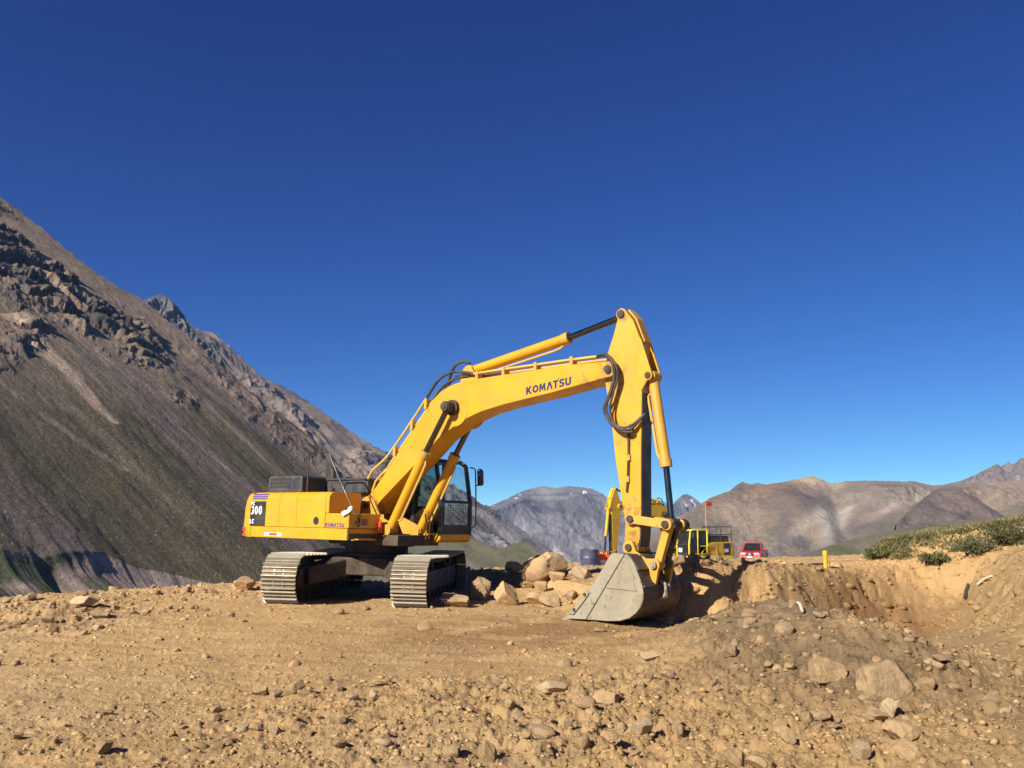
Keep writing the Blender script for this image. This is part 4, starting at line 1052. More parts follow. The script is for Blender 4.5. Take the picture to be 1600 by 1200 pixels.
        for x, z in ((5.80, 0.255), (6.02, 0.525)):
            up('bolt', MB().cyl((x, sy * (W + 0.07), z), (x, sy * (W + 0.10), z), 0.028, n=6), M['darksteel'], sp)
    for k in range(5):
        y = -0.54 + 0.27 * k
        rg = [[(5.80, y - .07, 0.07), (5.80, y + .07, 0.07), (5.80, y + .07, 0.17), (5.80, y - .07, 0.17)], [(5.62, y - .065, 0.055), (5.62, y + .065, 0.055), (5.62, y + .065, 0.145), (5.62, y - .065, 0.145)], [(5.46, y - .045, 0.045), (5.46, y + .045, 0.045), (5.46, y + .045, 0.065), (5.46, y - .045, 0.065)]]
        up('tooth', MB().loft(rg[::-1]), M['bucket'], bk)
    up('lip', MB().prism([(5.58, 0.075), (5.86, 0.088), (5.86, 0.135), (5.64, 0.125)], -W + .01, W - .01), M['bucket'], bk)
    for sy in (-1, 1):
        y0, y1 = sorted((sy * 0.205, sy * 0.275))
        er = up('bucket_ear', MB().prism(arc(6.64, 1.336, 0.125, 60, 215, 8) + [(6.62, 1.20), (6.90, 1.12), (7.0, 1.0), (7.10, 0.78), (7.16, 0.74), (7.21, 0.98)] + arc(7.13, 1.06, 0.105, -20, 100, 6) + [(6.96, 1.16), (6.78, 1.27)], y0, y1), YW, bk, bevel=0.01)
    up('bucket_pin', MB().cyl((6.64, -0.31, 1.336), (6.64, 0.31, 1.336), 0.062), M['darksteel'], bk, smooth=40)
    up('bucket_pin', MB().cyl((7.13, -0.33, 1.06), (7.13, 0.33, 1.06), 0.062).cyl((7.13, -0.345, 1.06), (7.13, -0.33, 1.06), 0.035), M['bucket'], bk, smooth=40)
    for z0, z1 in ((0.70, 0.735),):
        up('back_strap', MB().box(7.11, 7.16, -W, W, z0, z1), M['bucketback'], bk, bevel=0.008)
    up('top_strap', MB().prism([(6.86, 1.20), (7.02, 0.98), (7.04, 0.99), (6.88, 1.215)], -W, W), M['bucketback'], bk)
    up('lifting_eye', MB().tube([(7.14, -0.05, 0.78), (7.22, -0.05, 0.74), (7.23, -0.05, 0.62), (7.20, -0.05, 0.54), (7.13, -0.05, 0.50)], 0.028, 8, 4).tube([(7.14, 0.06, 0.78), (7.22, 0.06, 0.74), (7.23, 0.06, 0.62), (7.20, 0.06, 0.54), (7.13, 0.06, 0.50)], 0.028, 8, 4), M['bucket'], bk, smooth=60)
    # ---- cab
    CF = M['black'] if one else M['lime']
    x0, x1, y0, y1, zb, zt = -0.28, 1.46, 0.47, 1.45, 1.42, 3.08
    cabf = MB()
    def post(mb, a, b, w=0.045):
        return mb.tube([a, b], w, 6)
    for y in (y0, y1):
        post(cabf, (x1, y, zb), (x1, y, 2.15), 0.05); post(cabf, (x1, y, 2.15), (x1 - 0.16, y, zt - 0.10), 0.05); post(cabf, (x1 - 0.16, y, zt - 0.1), (x1 - 0.34, y, zt), 0.05)
        post(cabf, (x0, y, zb), (x0, y, zt), 0.06); post(cabf, (0.62, y, zb), (0.62, y, zt), 0.05)
        post(cabf, (x0, y, 2.05), (0.62, y, 2.05), 0.03)
    cab = up('cab', cabf, CF)
    up('cab_base', MB().prism([(x0, 1.27), (1.40, 1.27), (1.50, 1.33), (1.50, 1.46), (x0, 1.46)], y0 - 0.03, y1 + 0.03), Y1 if one else M['lime'], cab, bevel=0.03)
    up('cab_roof', MB().prism([(x0 - 0.05, 3.03), (x1 - 0.22, 3.03), (x1 - 0.36, 3.12), (x0 + 0.05, 3.13)], y0 - 0.02, y1 + 0.02), CF, cab, bevel=0.03)
    up('front_panel', MB().box(x1 - 0.02, x1 + 0.02, y0, y1, 1.46, 1.66), M['black'], cab)
    up('side_panel', MB().box(x0, 0.62, y0 - 0.015, y0 + 0.015, 1.46, 2.03), M['black'], cab)
    up('side_panel', MB().box(x0, 0.62, y1 - 0.015, y1 + 0.015, 1.46, 2.03) if one else MB().box(x0, 1.44, y1 - 0.015, y1 + 0.015, 1.46, 1.62), M['black'] if one else M['amber'], cab)
    up('windshield', MB().add([(x1 + .01, y0 + .04, 1.66), (x1 + .01, y1 - .04, 1.66), (x1 + .01, y1 - .04, 2.15), (x1 - 0.15, y1 - .04, zt - .08), (x1 - 0.15, y0 + .04, zt - .08), (x1 + .01, y0 + .04, 2.15)], [(0, 1, 2, 5), (5, 2, 3, 4)]), M['glass'] if one else M['dglass'], cab)
    for y, gm in ((y0, M['tglass']), (y1, M['glass'])):
        gm = gm if one else M['dglass']
        up('side_window', MB().add([(0.66, y, 1.66 if one else 1.6), (x1 - .04, y, 1.66 if one else 1.6), (x1 - .04, y, 2.15), (x1 - 0.2, y, zt - .12), (0.66, y, zt - .08)], [(0, 1, 2, 3, 4)]), gm if y == y0 or not one else M['glass'], cab)
        up('side_window', MB().add([(x0 + .05, y, 2.08), (0.58, y, 2.08), (0.58, y, zt - .08), (x0 + .05, y, zt - .08)], [(0, 1, 2, 3)]), gm, cab)
    up('rear_window', MB().add([(x0, y0 + .05, 2.1), (x0, y1 - .05, 2.1), (x0, y1 - .05, 3.0), (x0, y0 + .05, 3.0)], [(0, 1, 2, 3)]), M['glass'] if one else M['dglass'], cab)
    up('rear_panel', MB().box(x0 - .015, x0 + .015, y0, y1, 1.46, 2.08), M['black'], cab)
    gd = MB()
    for k in range(13):
        y = y0 + 0.22 + (y1 - y0 - 0.30) * k / 12
        gd.box(x1 + .03, x1 + .037, y - .003, y + .003, 1.68, 2.14)
    for k in range(9):
        z = 1.68 + 0.46 * k / 8
        gd.box(x1 + .038, x1 + .044, y0 + .22, y1 - .08, z - .003, z + .003)
    up('window_guard', gd, M['darksteel'], cab)
    up('crossbar', MB().tube([(x1 + .02, y0, 2.16), (x1 + .02, y1, 2.16)], 0.03, 6), CF if one else M['black'], cab)
    up('seat', MB().box(0.05, 0.55, 0.70, 1.20, 1.75, 1.92).prism([(0.0, 1.85), (0.14, 1.85), (0.04, 2.45), (-0.10, 2.45)], 0.72, 1.18).prism([(-0.10, 2.47), (0.0, 2.47), (-0.02, 2.68), (-0.10, 2.68)], 0.82, 1.08), M['seat'], cab, bevel=0.03)
    up('control_lever', MB().tube([(1.05, 0.66, 1.5), (1.06, 0.66, 2.2), (1.10, 0.68, 2.32)], 0.025, 6).tube([(1.12, 0.78, 1.5), (1.10, 0.78, 2.2), (1.16, 0.80, 2.30)], 0.022, 6).box(0.95, 1.2, 0.58, 0.66, 1.9, 2.05), M['black'], cab)
    up('work_lamp', MB().box(x1 - 0.40, x1 - 0.28, y1 - 0.28, y1 - 0.14, 3.12, 3.21).box(x1 - 0.40, x1 - 0.28, y0 + 0.1, y0 + 0.22, 3.12, 3.20), M['black'], cab, bevel=0.01)
    mr = up('mirror_arm', MB().tube([(1.38, 1.50, 2.96), (1.42, 1.60, 2.95), (1.45, 1.62, 2.90), (1.48, 1.62, 2.40), (1.50, 1.62, 1.66), (1.46, 1.52, 1.58)], 0.016, 6).tube([(1.47, 1.62, 2.56), (1.50, 1.80, 2.57)], 0.014, 6), M['black'], cab)
    up('mirror', MB().prism([(1.42, 2.56), (1.50, 2.56), (1.52, 2.62), (1.50, 2.90), (1.44, 2.96), (1.40, 2.90)], 1.72, 1.86), M['black'], mr, bevel=0.025)
    for y in (0.30, 0.40) if one else ():
        up('cab_rail', MB().tube([(1.30, y - 0.1, 1.35), (1.32, y - 0.1, 1.70), (1.25, y - 0.1, 1.98)], 0.022, 6), M['yellow_worn'], cab)
    if not one:                                               # railing and whip flag of the second machine
        rl = MB()
        for z in (2.75, 3.25):
            rl.tube([(0.0, 1.42, z), (-2.75, 1.42, z), (-2.75, -1.0, z)], 0.028, 6)
        for x in (-2.75, -1.7, -0.6, 0.0):
            rl.tube([(x, 1.42, 2.3), (x, 1.42, 3.25)], 0.028, 6)
        rl.tube([(-2.75, 0.2, 2.3), (-2.75, 0.2, 3.25)], 0.028, 6); rl.tube([(-2.75, -1.0, 2.3), (-2.75, -1.0, 3.25)], 0.028, 6)
        up('railing', rl, M['darksteel'], hd)
        wf = up('flag_pole', MB().tube([(-0.4, 1.3, 3.1), (-0.42, 1.3, 4.9)], 0.018, 6), M['pipe'], cab)
        up('flag', MB().add([(-0.42, 1.31, 4.62), (-0.38, 1.35, 4.9), (-0.8, 1.5, 4.86), (-0.92, 1.4, 4.58), (-0.42, 1.30, 4.62), (-0.38, 1.34, 4.9), (-0.8, 1.49, 4.86), (-0.92, 1.39, 4.58)], [(0, 1, 2, 3), (7, 6, 5, 4), (0, 3, 7, 4), (1, 5, 6, 2), (2, 6, 7, 3)]), M['redpaint'], wf)
        lh = up('left_housing', MB().box(-2.6, -0.4, 0.7, 1.49, 1.32, 2.28), M['amber'], bevel=0.05)
        up('sill', MB().box(-2.75, 1.40, 1.20, 1.52, 1.24, 1.36), M['lime'], lh, bevel=0.01)
        dp = up('model_panel', MB().box(-2.52, -1.85, 1.49, 1.496, 1.45, 2.2), M['black'], lh)
        up('lettering', lettering('200', (-1.90, 1.497, 1.62), (-0.8, 0, 0), (0, 0, 1), (0, 1, 0), 0.22), M['white'], dp)['kind'] = 'stuff'
        up('door_seam', MB().box(-1.36, -1.34, 1.49, 1.494, 1.4, 2.2), M['black'], lh)
        up('hose_reel', MB().tube([(-1.2, 1.52, 1.5), (-0.9, 1.55, 2.0), (-0.3, 1.54, 2.1), (0.4, 1.52, 1.6)], 0.03, 6, 4), M['pipe'], lh)
        up('white_sign', MB().box(1.49, 1.50, 0.62, 0.92, 1.70, 1.95), M['white'], cab)
    return root

zax = Vector((-KX, -KY, 1)).normalized()
xax = Vector((1, 0, KX)); xax = (xax - zax * xax.dot(zax)).normalized(); yax = zax.cross(xax)
TILT = Matrix((xax, yax, zax)).transposed().to_4x4()
TRK = math.pi / 2 - PHI
root_m = Matrix.Translation((XC, YC, DZ)) @ TILT @ Matrix.Rotation(TRK, 4, 'Z')
big = build_excavator('large yellow crawler excavator with its bucket resting on the dirt in the foreground', 'excavators on the site',
                root_m, Matrix.Rotation(-TH - TRK, 4, 'Z'), 1)
a2 = math.atan2(-0.61, -0.79)
far_m = Matrix.Translation((10.22, 51.0, -1.60)) @ Matrix.Rotation(a2, 4, 'Z') @ Matrix.Diagonal((0.9, 0.9, 0.9, 1))
build_excavator('smaller yellow and lime excavator with a roof railing, farther back behind the big bucket', 'excavators on the site',
                far_m, Matrix.Identity(4), 2)

# ---------------------------------------------------------------- putting things on the ground
def on_ground(px, py):
    """the ground point seen at a pixel of the photograph"""
    r = ray(px, py); t = np.concatenate([np.linspace(4, 40, 3000), np.linspace(40, 120, 1500)]) / r[1]
    x = r[0] * t; y = r[1] * t; z = CAM_H + r[2] * t
    k = int(np.argmax(z < height(x, y)))
    return np.array([x[k], y[k], float(height(x[k:k + 1], y[k:k + 1])[0])])
def rock_mesh(name, seed, sub=3, cuts=9, rough=0.10, lo=0.48, hi=0.86):
    rs = np.random.RandomState(seed)
    b = bmesh.new(); bmesh.ops.create_icosphere(b, subdivisions=sub, radius=1.0)
    co = np.array([v.co[:] for v in b.verts])
    dirs = rs.randn(cuts, 3); dirs /= np.linalg.norm(dirs, axis=1)[:, None]; off = rs.uniform(lo, hi, cuts)
    for _ in range(2):
        for d, o in zip(dirs, off):
            e = co @ d - o; co = co - np.where(e > 0, e, 0)[:, None] * d * 0.96
    ph = rs.rand(3) * 40
    for f, a in ((1.7, rough), (4.2, rough * 0.7), (9.0, rough * 0.45)):
        n = fbm(co[:, 0] * f + ph[0] + co[:, 2] * f * 0.7, co[:, 1] * f + ph[1] - co[:, 2] * f * 0.6, 2)
        co = co * (1 + a * n)[:, None]
    for v, c in zip(b.verts, co):
        v.co = c
    me = bpy.data.meshes.new(name); b.to_mesh(me); b.free()
    me.update(); smooth_by_angle(me, 32)
    return me
BOULD = [rock_mesh('boulder', 10 + k, 4, 9 + k % 4, 0.13) for k in range(8)]
STONE = [rock_mesh('stone', 50 + k, 2, 8, 0.12) for k in range(10)]
ROUND = [rock_mesh('round_rock', 80 + k, 4, 8, 0.14, 0.66, 0.92) for k in range(3)]
rnd = random.Random(5)
def with_mat(me, mat, cache={}):
    k = (me.name, mat.name)
    if k not in cache:
        m = me.copy(); m.materials.clear(); m.materials.append(mat); cache[k] = m
    return cache[k]
def put_rock(name, me, mat, px, py, wpx, hpx, label, cat='boulder', group=None, sink=0.18, rot=None, depth=0.85, lean=0.0):
    p = on_ground(px, py)
    s = p[1] / FPX
    w = wpx * s * 0.56; h = hpx * s * 0.62
    o = bpy.data.objects.new(name, with_mat(me, mat)); COL.objects.link(o)
    o.scale = (w, w * depth, h)
    o.rotation_euler = (lean, rnd.uniform(-0.15, 0.15), rnd.uniform(-0.5, 0.5) if rot is None else rot)
    o.location = (p[0], p[1] + w * depth * 0.55, p[2] + h * (1 - 2 * sink) * 0.75)
    setp(o, label, cat, group)
    return o
R, G, PL = M['rock'], M['greyrock'], M['palerock']
EDGEB = 'boulders along the edge of the pad'
put_rock('boulder', BOULD[0], R, 854, 908, 74, 48, 'largest tan boulder, left of the blue drum', group=EDGEB, depth=0.8)
put_rock('boulder', BOULD[1], R, 747, 938, 44, 44, 'blocky tan boulder right beside the end of the right track', group=EDGEB)
put_rock('boulder', BOULD[2], R, 790, 945, 54, 40, 'rounded tan boulder in front of the small upright one', group=EDGEB)
put_rock('boulder', BOULD[3], R, 803, 913, 26, 27, 'small upright boulder between two larger tan boulders', group=EDGEB)
put_rock('boulder', BOULD[4], G, 713, 949, 58, 21, 'low flat boulder lying at the foot of the right track', group=EDGEB, sink=0.1)
put_rock('boulder', BOULD[5], R, 826, 920, 30, 14, 'thin slab of rock under the largest boulder', group=EDGEB, sink=0.05)
put_rock('boulder', BOULD[6], R, 845, 925, 22, 22, 'squat boulder just below the largest boulder', group=EDGEB)
put_rock('boulder', BOULD[7], G, 862, 948, 44, 22, 'flattish boulder left of the bucket lip', group=EDGEB)
put_rock('boulder', BOULD[1], G, 893, 938, 24, 18, 'reddish brown stone close to the upper edge of the bucket', group=EDGEB)
put_rock('boulder', BOULD[3], R, 838, 945, 34, 26, 'brown boulder right of the rounded one', group=EDGEB)
put_rock('boulder', BOULD[2], PL, 905, 905, 44, 24, 'pale slab leaning by the blue drum', group=EDGEB)
put_rock('boulder', BOULD[6], R, 870, 912, 30, 18, 'small tan boulder below the pale slab', group=EDGEB)
put_rock('boulder', BOULD[5], R, 377, 924, 46, 27, 'pointed tan rock left of the left track', group=EDGEB)
put_rock('boulder', BOULD[0], G, 46, 938, 20, 13, 'small dark rock at the far left edge of the pad', group=EDGEB)
put_rock('boulder', BOULD[7], PL, 128, 945, 46, 14, 'pale flat rock on the left edge of the pad', group=EDGEB)
put_rock('boulder', BOULD[4], G, 155, 968, 34, 14, 'grey slab in the rubble at left', group=EDGEB)
put_rock('boulder', BOULD[2], R, 78, 990, 22, 18, 'upright brown rock in the rubble at left', group=EDGEB)
put_rock('boulder', BOULD[6], G, 66, 975, 28, 16, 'dark cracked rock in the rubble near the left frame edge', group=EDGEB)
PILE = 'rocks on the spoil heap'
put_rock('boulder', ROUND[0], G, 1394, 1092, 82, 72, 'big rounded boulder on the right of the spoil heap', group=PILE, sink=0.30)
put_rock('boulder', BOULD[4], R, 1296, 1066, 66, 50, 'broad dusty slab lying on the spoil heap', group=PILE, sink=0.30, lean=0.5)
put_rock('boulder', BOULD[1], PL, 1393, 1120, 34, 32, 'pale block just below the big rounded boulder', group=PILE)
put_rock('boulder', BOULD[5], R, 1379, 1130, 42, 14, 'thin overhanging slab below the pale block', group=PILE, sink=0.0)
put_rock('boulder', BOULD[3], M['rock'], 1416, 1162, 52, 42, 'rusty brown boulder in the lower right rubble', group=PILE)
put_rock('boulder', ROUND[1], R, 1420, 1186, 54, 30, 'smooth sandy boulder under the rusty brown one', group=PILE, sink=0.25)
put_rock('boulder', BOULD[6], PL, 1348, 1190, 32, 34, 'pale split block near the bottom right', group=PILE)
put_rock('boulder', BOULD[2], G, 1141, 1026, 34, 24, 'grey stone on the left flank of the spoil heap', group=PILE)
put_rock('boulder', ROUND[2], G, 1228, 992, 26, 22, 'rounded stone near the top of the spoil heap', group=PILE)
put_rock('boulder', BOULD[7], R, 1235, 1163, 30, 26, 'brown stone at the foot of the spoil heap', group=PILE)
put_rock('boulder', BOULD[0], G, 1290, 1128, 26, 18, 'dark stone among pebbles below the spoil heap', group=PILE)
put_rock('boulder', ROUND[1], G, 1262, 1130, 22, 18, 'round dark stone left of another in the pebbles', group=PILE)
put_rock('boulder', BOULD[5], G, 1472, 1052, 24, 22, 'grey stone in the bottom of the cut at right', group=PILE)
put_rock('boulder', BOULD[1], R, 1449, 1080, 34, 24, 'brown block right of the big rounded boulder', group=PILE)
FG = 'stones in the foreground dirt'
for k, (px, py, w, h, m, mt, lab) in enumerate([
    (763, 1194, 32, 36, 2, R, 'tan cube-like stone at the bottom centre of the picture'),
    (955, 1162, 28, 24, 3, R, 'rounded stone with a dark shadow, lower centre right'),
    (1002, 1152, 38, 28, 6, PL, 'pale lumpy stone right of the rounded stone'),
    (888, 1139, 20, 20, 1, G, 'dark stone half buried, lower centre'),
    (798, 1108, 18, 19, 5, R, 'small upright stone at the edge of the rubble'),
    (683, 1132, 13, 13, 7, G, 'small dark stone in the middle foreground'),
    (406, 1087, 28, 19, 4, R, 'angular stone left of a darker wedge-shaped stone'),
    (462, 1084, 28, 22, 0, G, 'dark wedge-shaped stone, left foreground'),
    (161, 1119, 22, 12, 6, G, 'lone flat stone in the left foreground'),
    (398, 1145, 20, 18, 3, R, 'pointed stone beside a pale pointed one, left foreground'),
    (427, 1149, 20, 18, 2, PL, 'pale pointed stone, left foreground'),
    (482, 1152, 15, 13, 1, R, 'small stone right of the pale pointed one'),
    (1015, 1032, 32, 14, 4, PL, 'flat pale stone in front of the bucket'),
    (868, 1084, 54, 18, 5, PL, 'wide pale slab sunk in the dirt, centre'),
    (952, 1100, 52, 20, 7, R, 'long brown slab sunk in the dirt, right of the wide pale slab'),
    (268, 1152, 13, 10, 0, R, 'tiny stone alone at lower left'),
    (21, 1155, 20, 12, 6, G, 'flat stone at the lower left corner'),
    (1150, 1199, 44, 32, 2, R, 'large stone cut by the lower frame edge, right of centre'),
    (1190, 1203, 42, 24, 3, R, 'rounded stone cut by the lower frame edge beside a larger one'),
    (1062, 1148, 24, 18, 7, G, 'dusty stone between the pale lumpy stone and the spoil heap'),
    (1013, 1060, 24, 16, 1, G, 'dark stone on the left foot of the spoil heap'),
    (1045, 1062, 22, 17, 3, G, 'round dark stone next to another at the foot of the heap'),
    (580, 1142, 16, 12, 4, R, 'stone in the rubble left of the picture centre'),
    (530, 1082, 16, 13, 5, G, 'stone at the top of the middle rubble')]):
    put_rock('stone', BOULD[m], mt, px, py, w, h, lab, 'stone', FG)
# clods along the crest of the cut behind the bucket
for k, (px, py, w, h) in enumerate([(1064, 884, 30, 20), (1082, 882, 26, 22), (1098, 886, 32, 18), (1116, 880, 26, 16), (1076, 896, 24, 16), (1130, 884, 18, 12), (1108, 898, 20, 12), (1054, 880, 22, 16)]):
    put_rock('soil_clod', BOULD[k], M['clod'], px, py, w, h, 'dark lump of dug-up soil on the crest behind the bucket', 'clod', 'clods on the crest of the cut')

# smaller stones as individuals, the pebbles as one mass
ZONES = [('small dusty stone lying in the foreground rubble', 'small stones in the foreground rubble', -3.2, 3.0, 6.6, 9.8, 90),
         ('small grey-brown stone on or below the spoil heap', 'small stones of the spoil heap', 2.4, 6.2, 7.0, 13.5, 100),
         ('small stone in the rubble along the left edge of the pad', 'small stones along the left edge', -12.5, -5.5, 13.5, 21.5, 75),
         ('small stone scattered on the scraped dirt before the tracks', 'small stones on the scraped dirt', -6.5, 1.5, 10.0, 17.0, 35)]
rs = np.random.RandomState(3)
for lab, grp, xa, xb, ya, yb, n in ZONES:
    k = 0
    while k < n:
        x, y = rs.uniform(xa, xb), rs.uniform(ya, yb)
        if abs(x) > 0.62 * y or rs.rand() > float(rough_mask(np.array([x]), np.array([y]))[0]) + 0.15:
            continue
        sz = rs.uniform(0.022, 0.055) * (1.0 + 0.05 * y) * (1.5 if rs.rand() < 0.15 else 1)
        z = float(height(np.array([x]), np.array([y]))[0])
        o = bpy.data.objects.new('small_stone', with_mat(STONE[rs.randint(10)], (R, G, G, PL)[rs.randint(4)] if rs.rand() < 0.6 else R)); COL.objects.link(o)
        o.location = (x, y, z + sz * 0.25); o.scale = (sz * rs.uniform(0.8, 1.4), sz * rs.uniform(0.8, 1.2), sz * rs.uniform(0.5, 0.9)); o.rotation_euler = (rs.uniform(-.3, .3), rs.uniform(-.3, .3), rs.uniform(0, 6.28))
        setp(o, lab, 'stone', grp); k += 1
def scatter(name, n, mat, sizes, test, seed):
    rs = np.random.RandomState(seed)
    t = (1 + 5 ** 0.5) / 2
    ico = np.array([(-1, t, 0), (1, t, 0), (-1, -t, 0), (1, -t, 0), (0, -1, t), (0, 1, t), (0, -1, -t), (0, 1, -t), (t, 0, -1), (t, 0, 1), (-t, 0, -1), (-t, 0, 1)]) / 1.9
    fc = np.array([(0, 11, 5), (0, 5, 1), (0, 1, 7), (0, 7, 10), (0, 10, 11), (1, 5, 9), (5, 11, 4), (11, 10, 2), (10, 7, 6), (7, 1, 8), (3, 9, 4), (3, 4, 2), (3, 2, 6), (3, 6, 8), (3, 8, 9), (4, 9, 5), (2, 4, 11), (6, 2, 10), (8, 6, 7), (9, 8, 1)])
    az = np.radians(rs.uniform(-36, 36, n * 6)); r = 6.0 * (24 / 6.0) ** rs.rand(n * 6)
    x = r * np.sin(az); y = r * np.cos(az)
    keep = rs.rand(n * 6) < test(x, y)
    x, y, r = x[keep][:n], y[keep][:n], r[keep][:n]; n = len(x)
    z = height(x, y)
    sz = sizes[0] * (sizes[1] / sizes[0]) ** (rs.rand(n) ** 1.7) * (0.6 + r / 14)
    V = ico[None] * (1 + 0.35 * rs.uniform(-1, 1, (n, 12, 1))) * sz[:, None, None]
    a = rs.uniform(0, 6.28, n); c, s_ = np.cos(a)[:, None], np.sin(a)[:, None]
    X = V[..., 0] * c - V[..., 1] * s_; Y = V[..., 0] * s_ + V[..., 1] * c
    st = rs.uniform(0.75, 1.4, (n, 1)); fl = rs.uniform(0.45, 0.95, (n, 1))
    P = np.stack([X * st + x[:, None], Y + y[:, None], V[..., 2] * fl + (z + sz * rs.uniform(-0.25, 0.25, n))[:, None]], -1)
    F = (fc[None] + 12 * np.arange(n)[:, None, None]).reshape(-1, 3)
    me = bpy.data.meshes.new(name)
    me.vertices.add(n * 12); me.vertices.foreach_set('co', P.reshape(-1).astype(np.float32))
    me.loops.add(F.size); me.loops.foreach_set('vertex_index', F.reshape(-1).astype(np.int32))
    me.polygons.add(len(F)); me.polygons.foreach_set('loop_start', np.arange(0, F.size, 3, dtype=np.int32))
    me.update(calc_edges=True)
    tone_soil = soil_colour(x, y) * rs.uniform(0.85, 1.12, (n, 1))
    tone = np.array([(0.48, 0.315, 0.155), (0.43, 0.275, 0.135), (0.33, 0.22, 0.12), (0.55, 0.40, 0.23)])[rs.choice(4, n, p=[.45, .3, .17, .08])]
    tone = tone_soil if name in ('soil_crumbs', 'cut_clods') else 0.55 * tone_soil + 0.45 * tone
    ca = me.color_attributes.new('Col', 'FLOAT_COLOR', 'POINT')
    c4 = np.ones((n, 12, 4), np.float32); c4[..., :3] = tone[:, None, :]
    ca.data.foreach_set('color', c4.reshape(-1))
    o = link(name, me, mat)
    return o
M['pebble'] = earth('pebble_rock', 6.0, 60.0, 0.008, 0.5, 0.2)
o = scatter('pebbles', 4500, M['pebble'], (0.007, 0.030), lambda x, y: np.clip(rough_mask(x, y) - 0.1, 0.03, 1) * sstep(-0.35, 0.35, fbm(x * 1.2, y * 1.2, 3)) * 1.0, 11)
setp(o, 'countless pebbles and crumbs of soil strewn over the dirt', 'pebbles', kind='stuff')
o = scatter('soil_crumbs', 13000, M['soil'], (0.006, 0.024), lambda x, y: 0.025 + 0.35 * np.clip(rough_mask(x, y) - 0.2, 0, 1) + 0.3 * (np.abs(polydist(x, y, WALL)[0] + 1.0) < 1.0), 12)
setp(o, 'fine crumbs of dry soil scattered over the whole pad', 'soil crumbs', kind='stuff')

def on_cut(x, y):
    d, (cz, w) = polydist(x, y, WALL)
    return ((d > -1.15 * w) & (d < 0.25)) * (0.25 + sstep(-0.1, 0.3, fbm(x * 1.1 + 2, y * 1.1, 3)))
o = scatter('cut_clods', 2600, M['soil'], (0.014, 0.060), on_cut, 14)
setp(o, 'loose clods and stones stuck all over the faces of the cut', 'clods', kind='stuff')

# ---------------------------------------------------------------- scrub on the bank
def leafmat(name, c1, c2):
    m, nt, p = newmat(name)
    co = nd(nt, 'ShaderNodeTexCoord').outputs['Object']
    nt.links.new(ramp(nt, noise(nt, co, 2.2, 5), [(0.3, c1), (0.7, c2)]), p.inputs['Base Color'])
    p.inputs['Roughness'].default_value = 0.8; p.inputs['Specular IOR Level'].default_value = 0.2
    return m
M['leaf'] = leafmat('olive_leaf', (0.065, 0.075, 0.022), (0.15, 0.135, 0.055))
M['darkleaf'] = leafmat('dark_leaf', (0.045, 0.050, 0.020), (0.13, 0.115, 0.055))
M['dryleaf'] = leafmat('dry_straw', (0.26, 0.20, 0.10), (0.36, 0.28, 0.15))
def blades(name, base, n_each, length, spread, mat, seed, up=0.7, wid=0.012):
    rs = np.random.RandomState(seed); n = len(base) * n_each
    b = np.repeat(base, n_each, 0) + np.concatenate([rs.randn(n, 2) * spread, np.zeros((n, 1))], 1)
    dz = height(b[:, 0], b[:, 1]) - height(np.repeat(base[:, 0], n_each), np.repeat(base[:, 1], n_each))
    b[:, 2] += np.clip(dz, -0.35, 0.5)
    d = rs.randn(n, 3); d[:, 2] = np.abs(d[:, 2]) * up + 0.25; d /= np.linalg.norm(d, axis=1)[:, None]
    L = length * rs.uniform(0.4, 1.15, n)[:, None]
    s_ = np.cross(d, rs.randn(n, 3)); s_ /= np.linalg.norm(s_, axis=1)[:, None]; w = wid * rs.uniform(0.6, 1.5, n)[:, None]
    lo = rs.uniform(0.0, 0.45, n)[:, None]
    P = np.stack([b + d * L * lo - s_ * w, b + d * L * lo + s_ * w, b + d * L + s_ * w * 0.4, b + d * L - s_ * w * 0.4], 1)
    F = np.arange(n * 4).reshape(-1, 4)
    me = bpy.data.meshes.new(name)
    me.vertices.add(n * 4); me.vertices.foreach_set('co', P.reshape(-1).astype(np.float32))
    me.loops.add(n * 4); me.loops.foreach_set('vertex_index', F.reshape(-1).astype(np.int32))
    me.polygons.add(n); me.polygons.foreach_set('loop_start', np.arange(0, n * 4, 4, dtype=np.int32))
    me.update(calc_edges=True)
    return link(name, me, mat)
rs = np.random.RandomState(21)
cand = np.stack([rs.uniform(8.4, 16.5, 16000), rs.uniform(17.0, 26.5, 16000)], -1)
dw, _ = polydist(cand[:, 0], cand[:, 1], WALL)
bxx = cand[:, 0] - 8.55 - (cand[:, 1] - 20.6) * 0.42
nz = fbm(cand[:, 0] * 0.8, cand[:, 1] * 0.8, 3)
ok = (dw > 0.0 + 0.5 * nz) & (dw < 5) & (bxx > 0.02) & (nz > -0.17) & (np.abs(cand[:, 0]) < 0.72 * cand[:, 1])
pts = cand[ok]
pz = height(pts[:, 0], pts[:, 1])
B = np.concatenate([pts, pz[:, None]], 1)
o = blades('low_scrub', B[:1700], 48, 0.135, 0.10, M['leaf'], 31)
setp(o, 'low olive green scrub covering the top of the dirt bank at right', 'scrub', kind='stuff')
o = blades('dry_grass', B[1700:2300], 34, 0.14, 0.12, M['dryleaf'], 32, up=1.2, wid=0.007)
setp(o, 'dry straw-coloured grass tufts between the scrub on the bank', 'dry grass', kind='stuff')
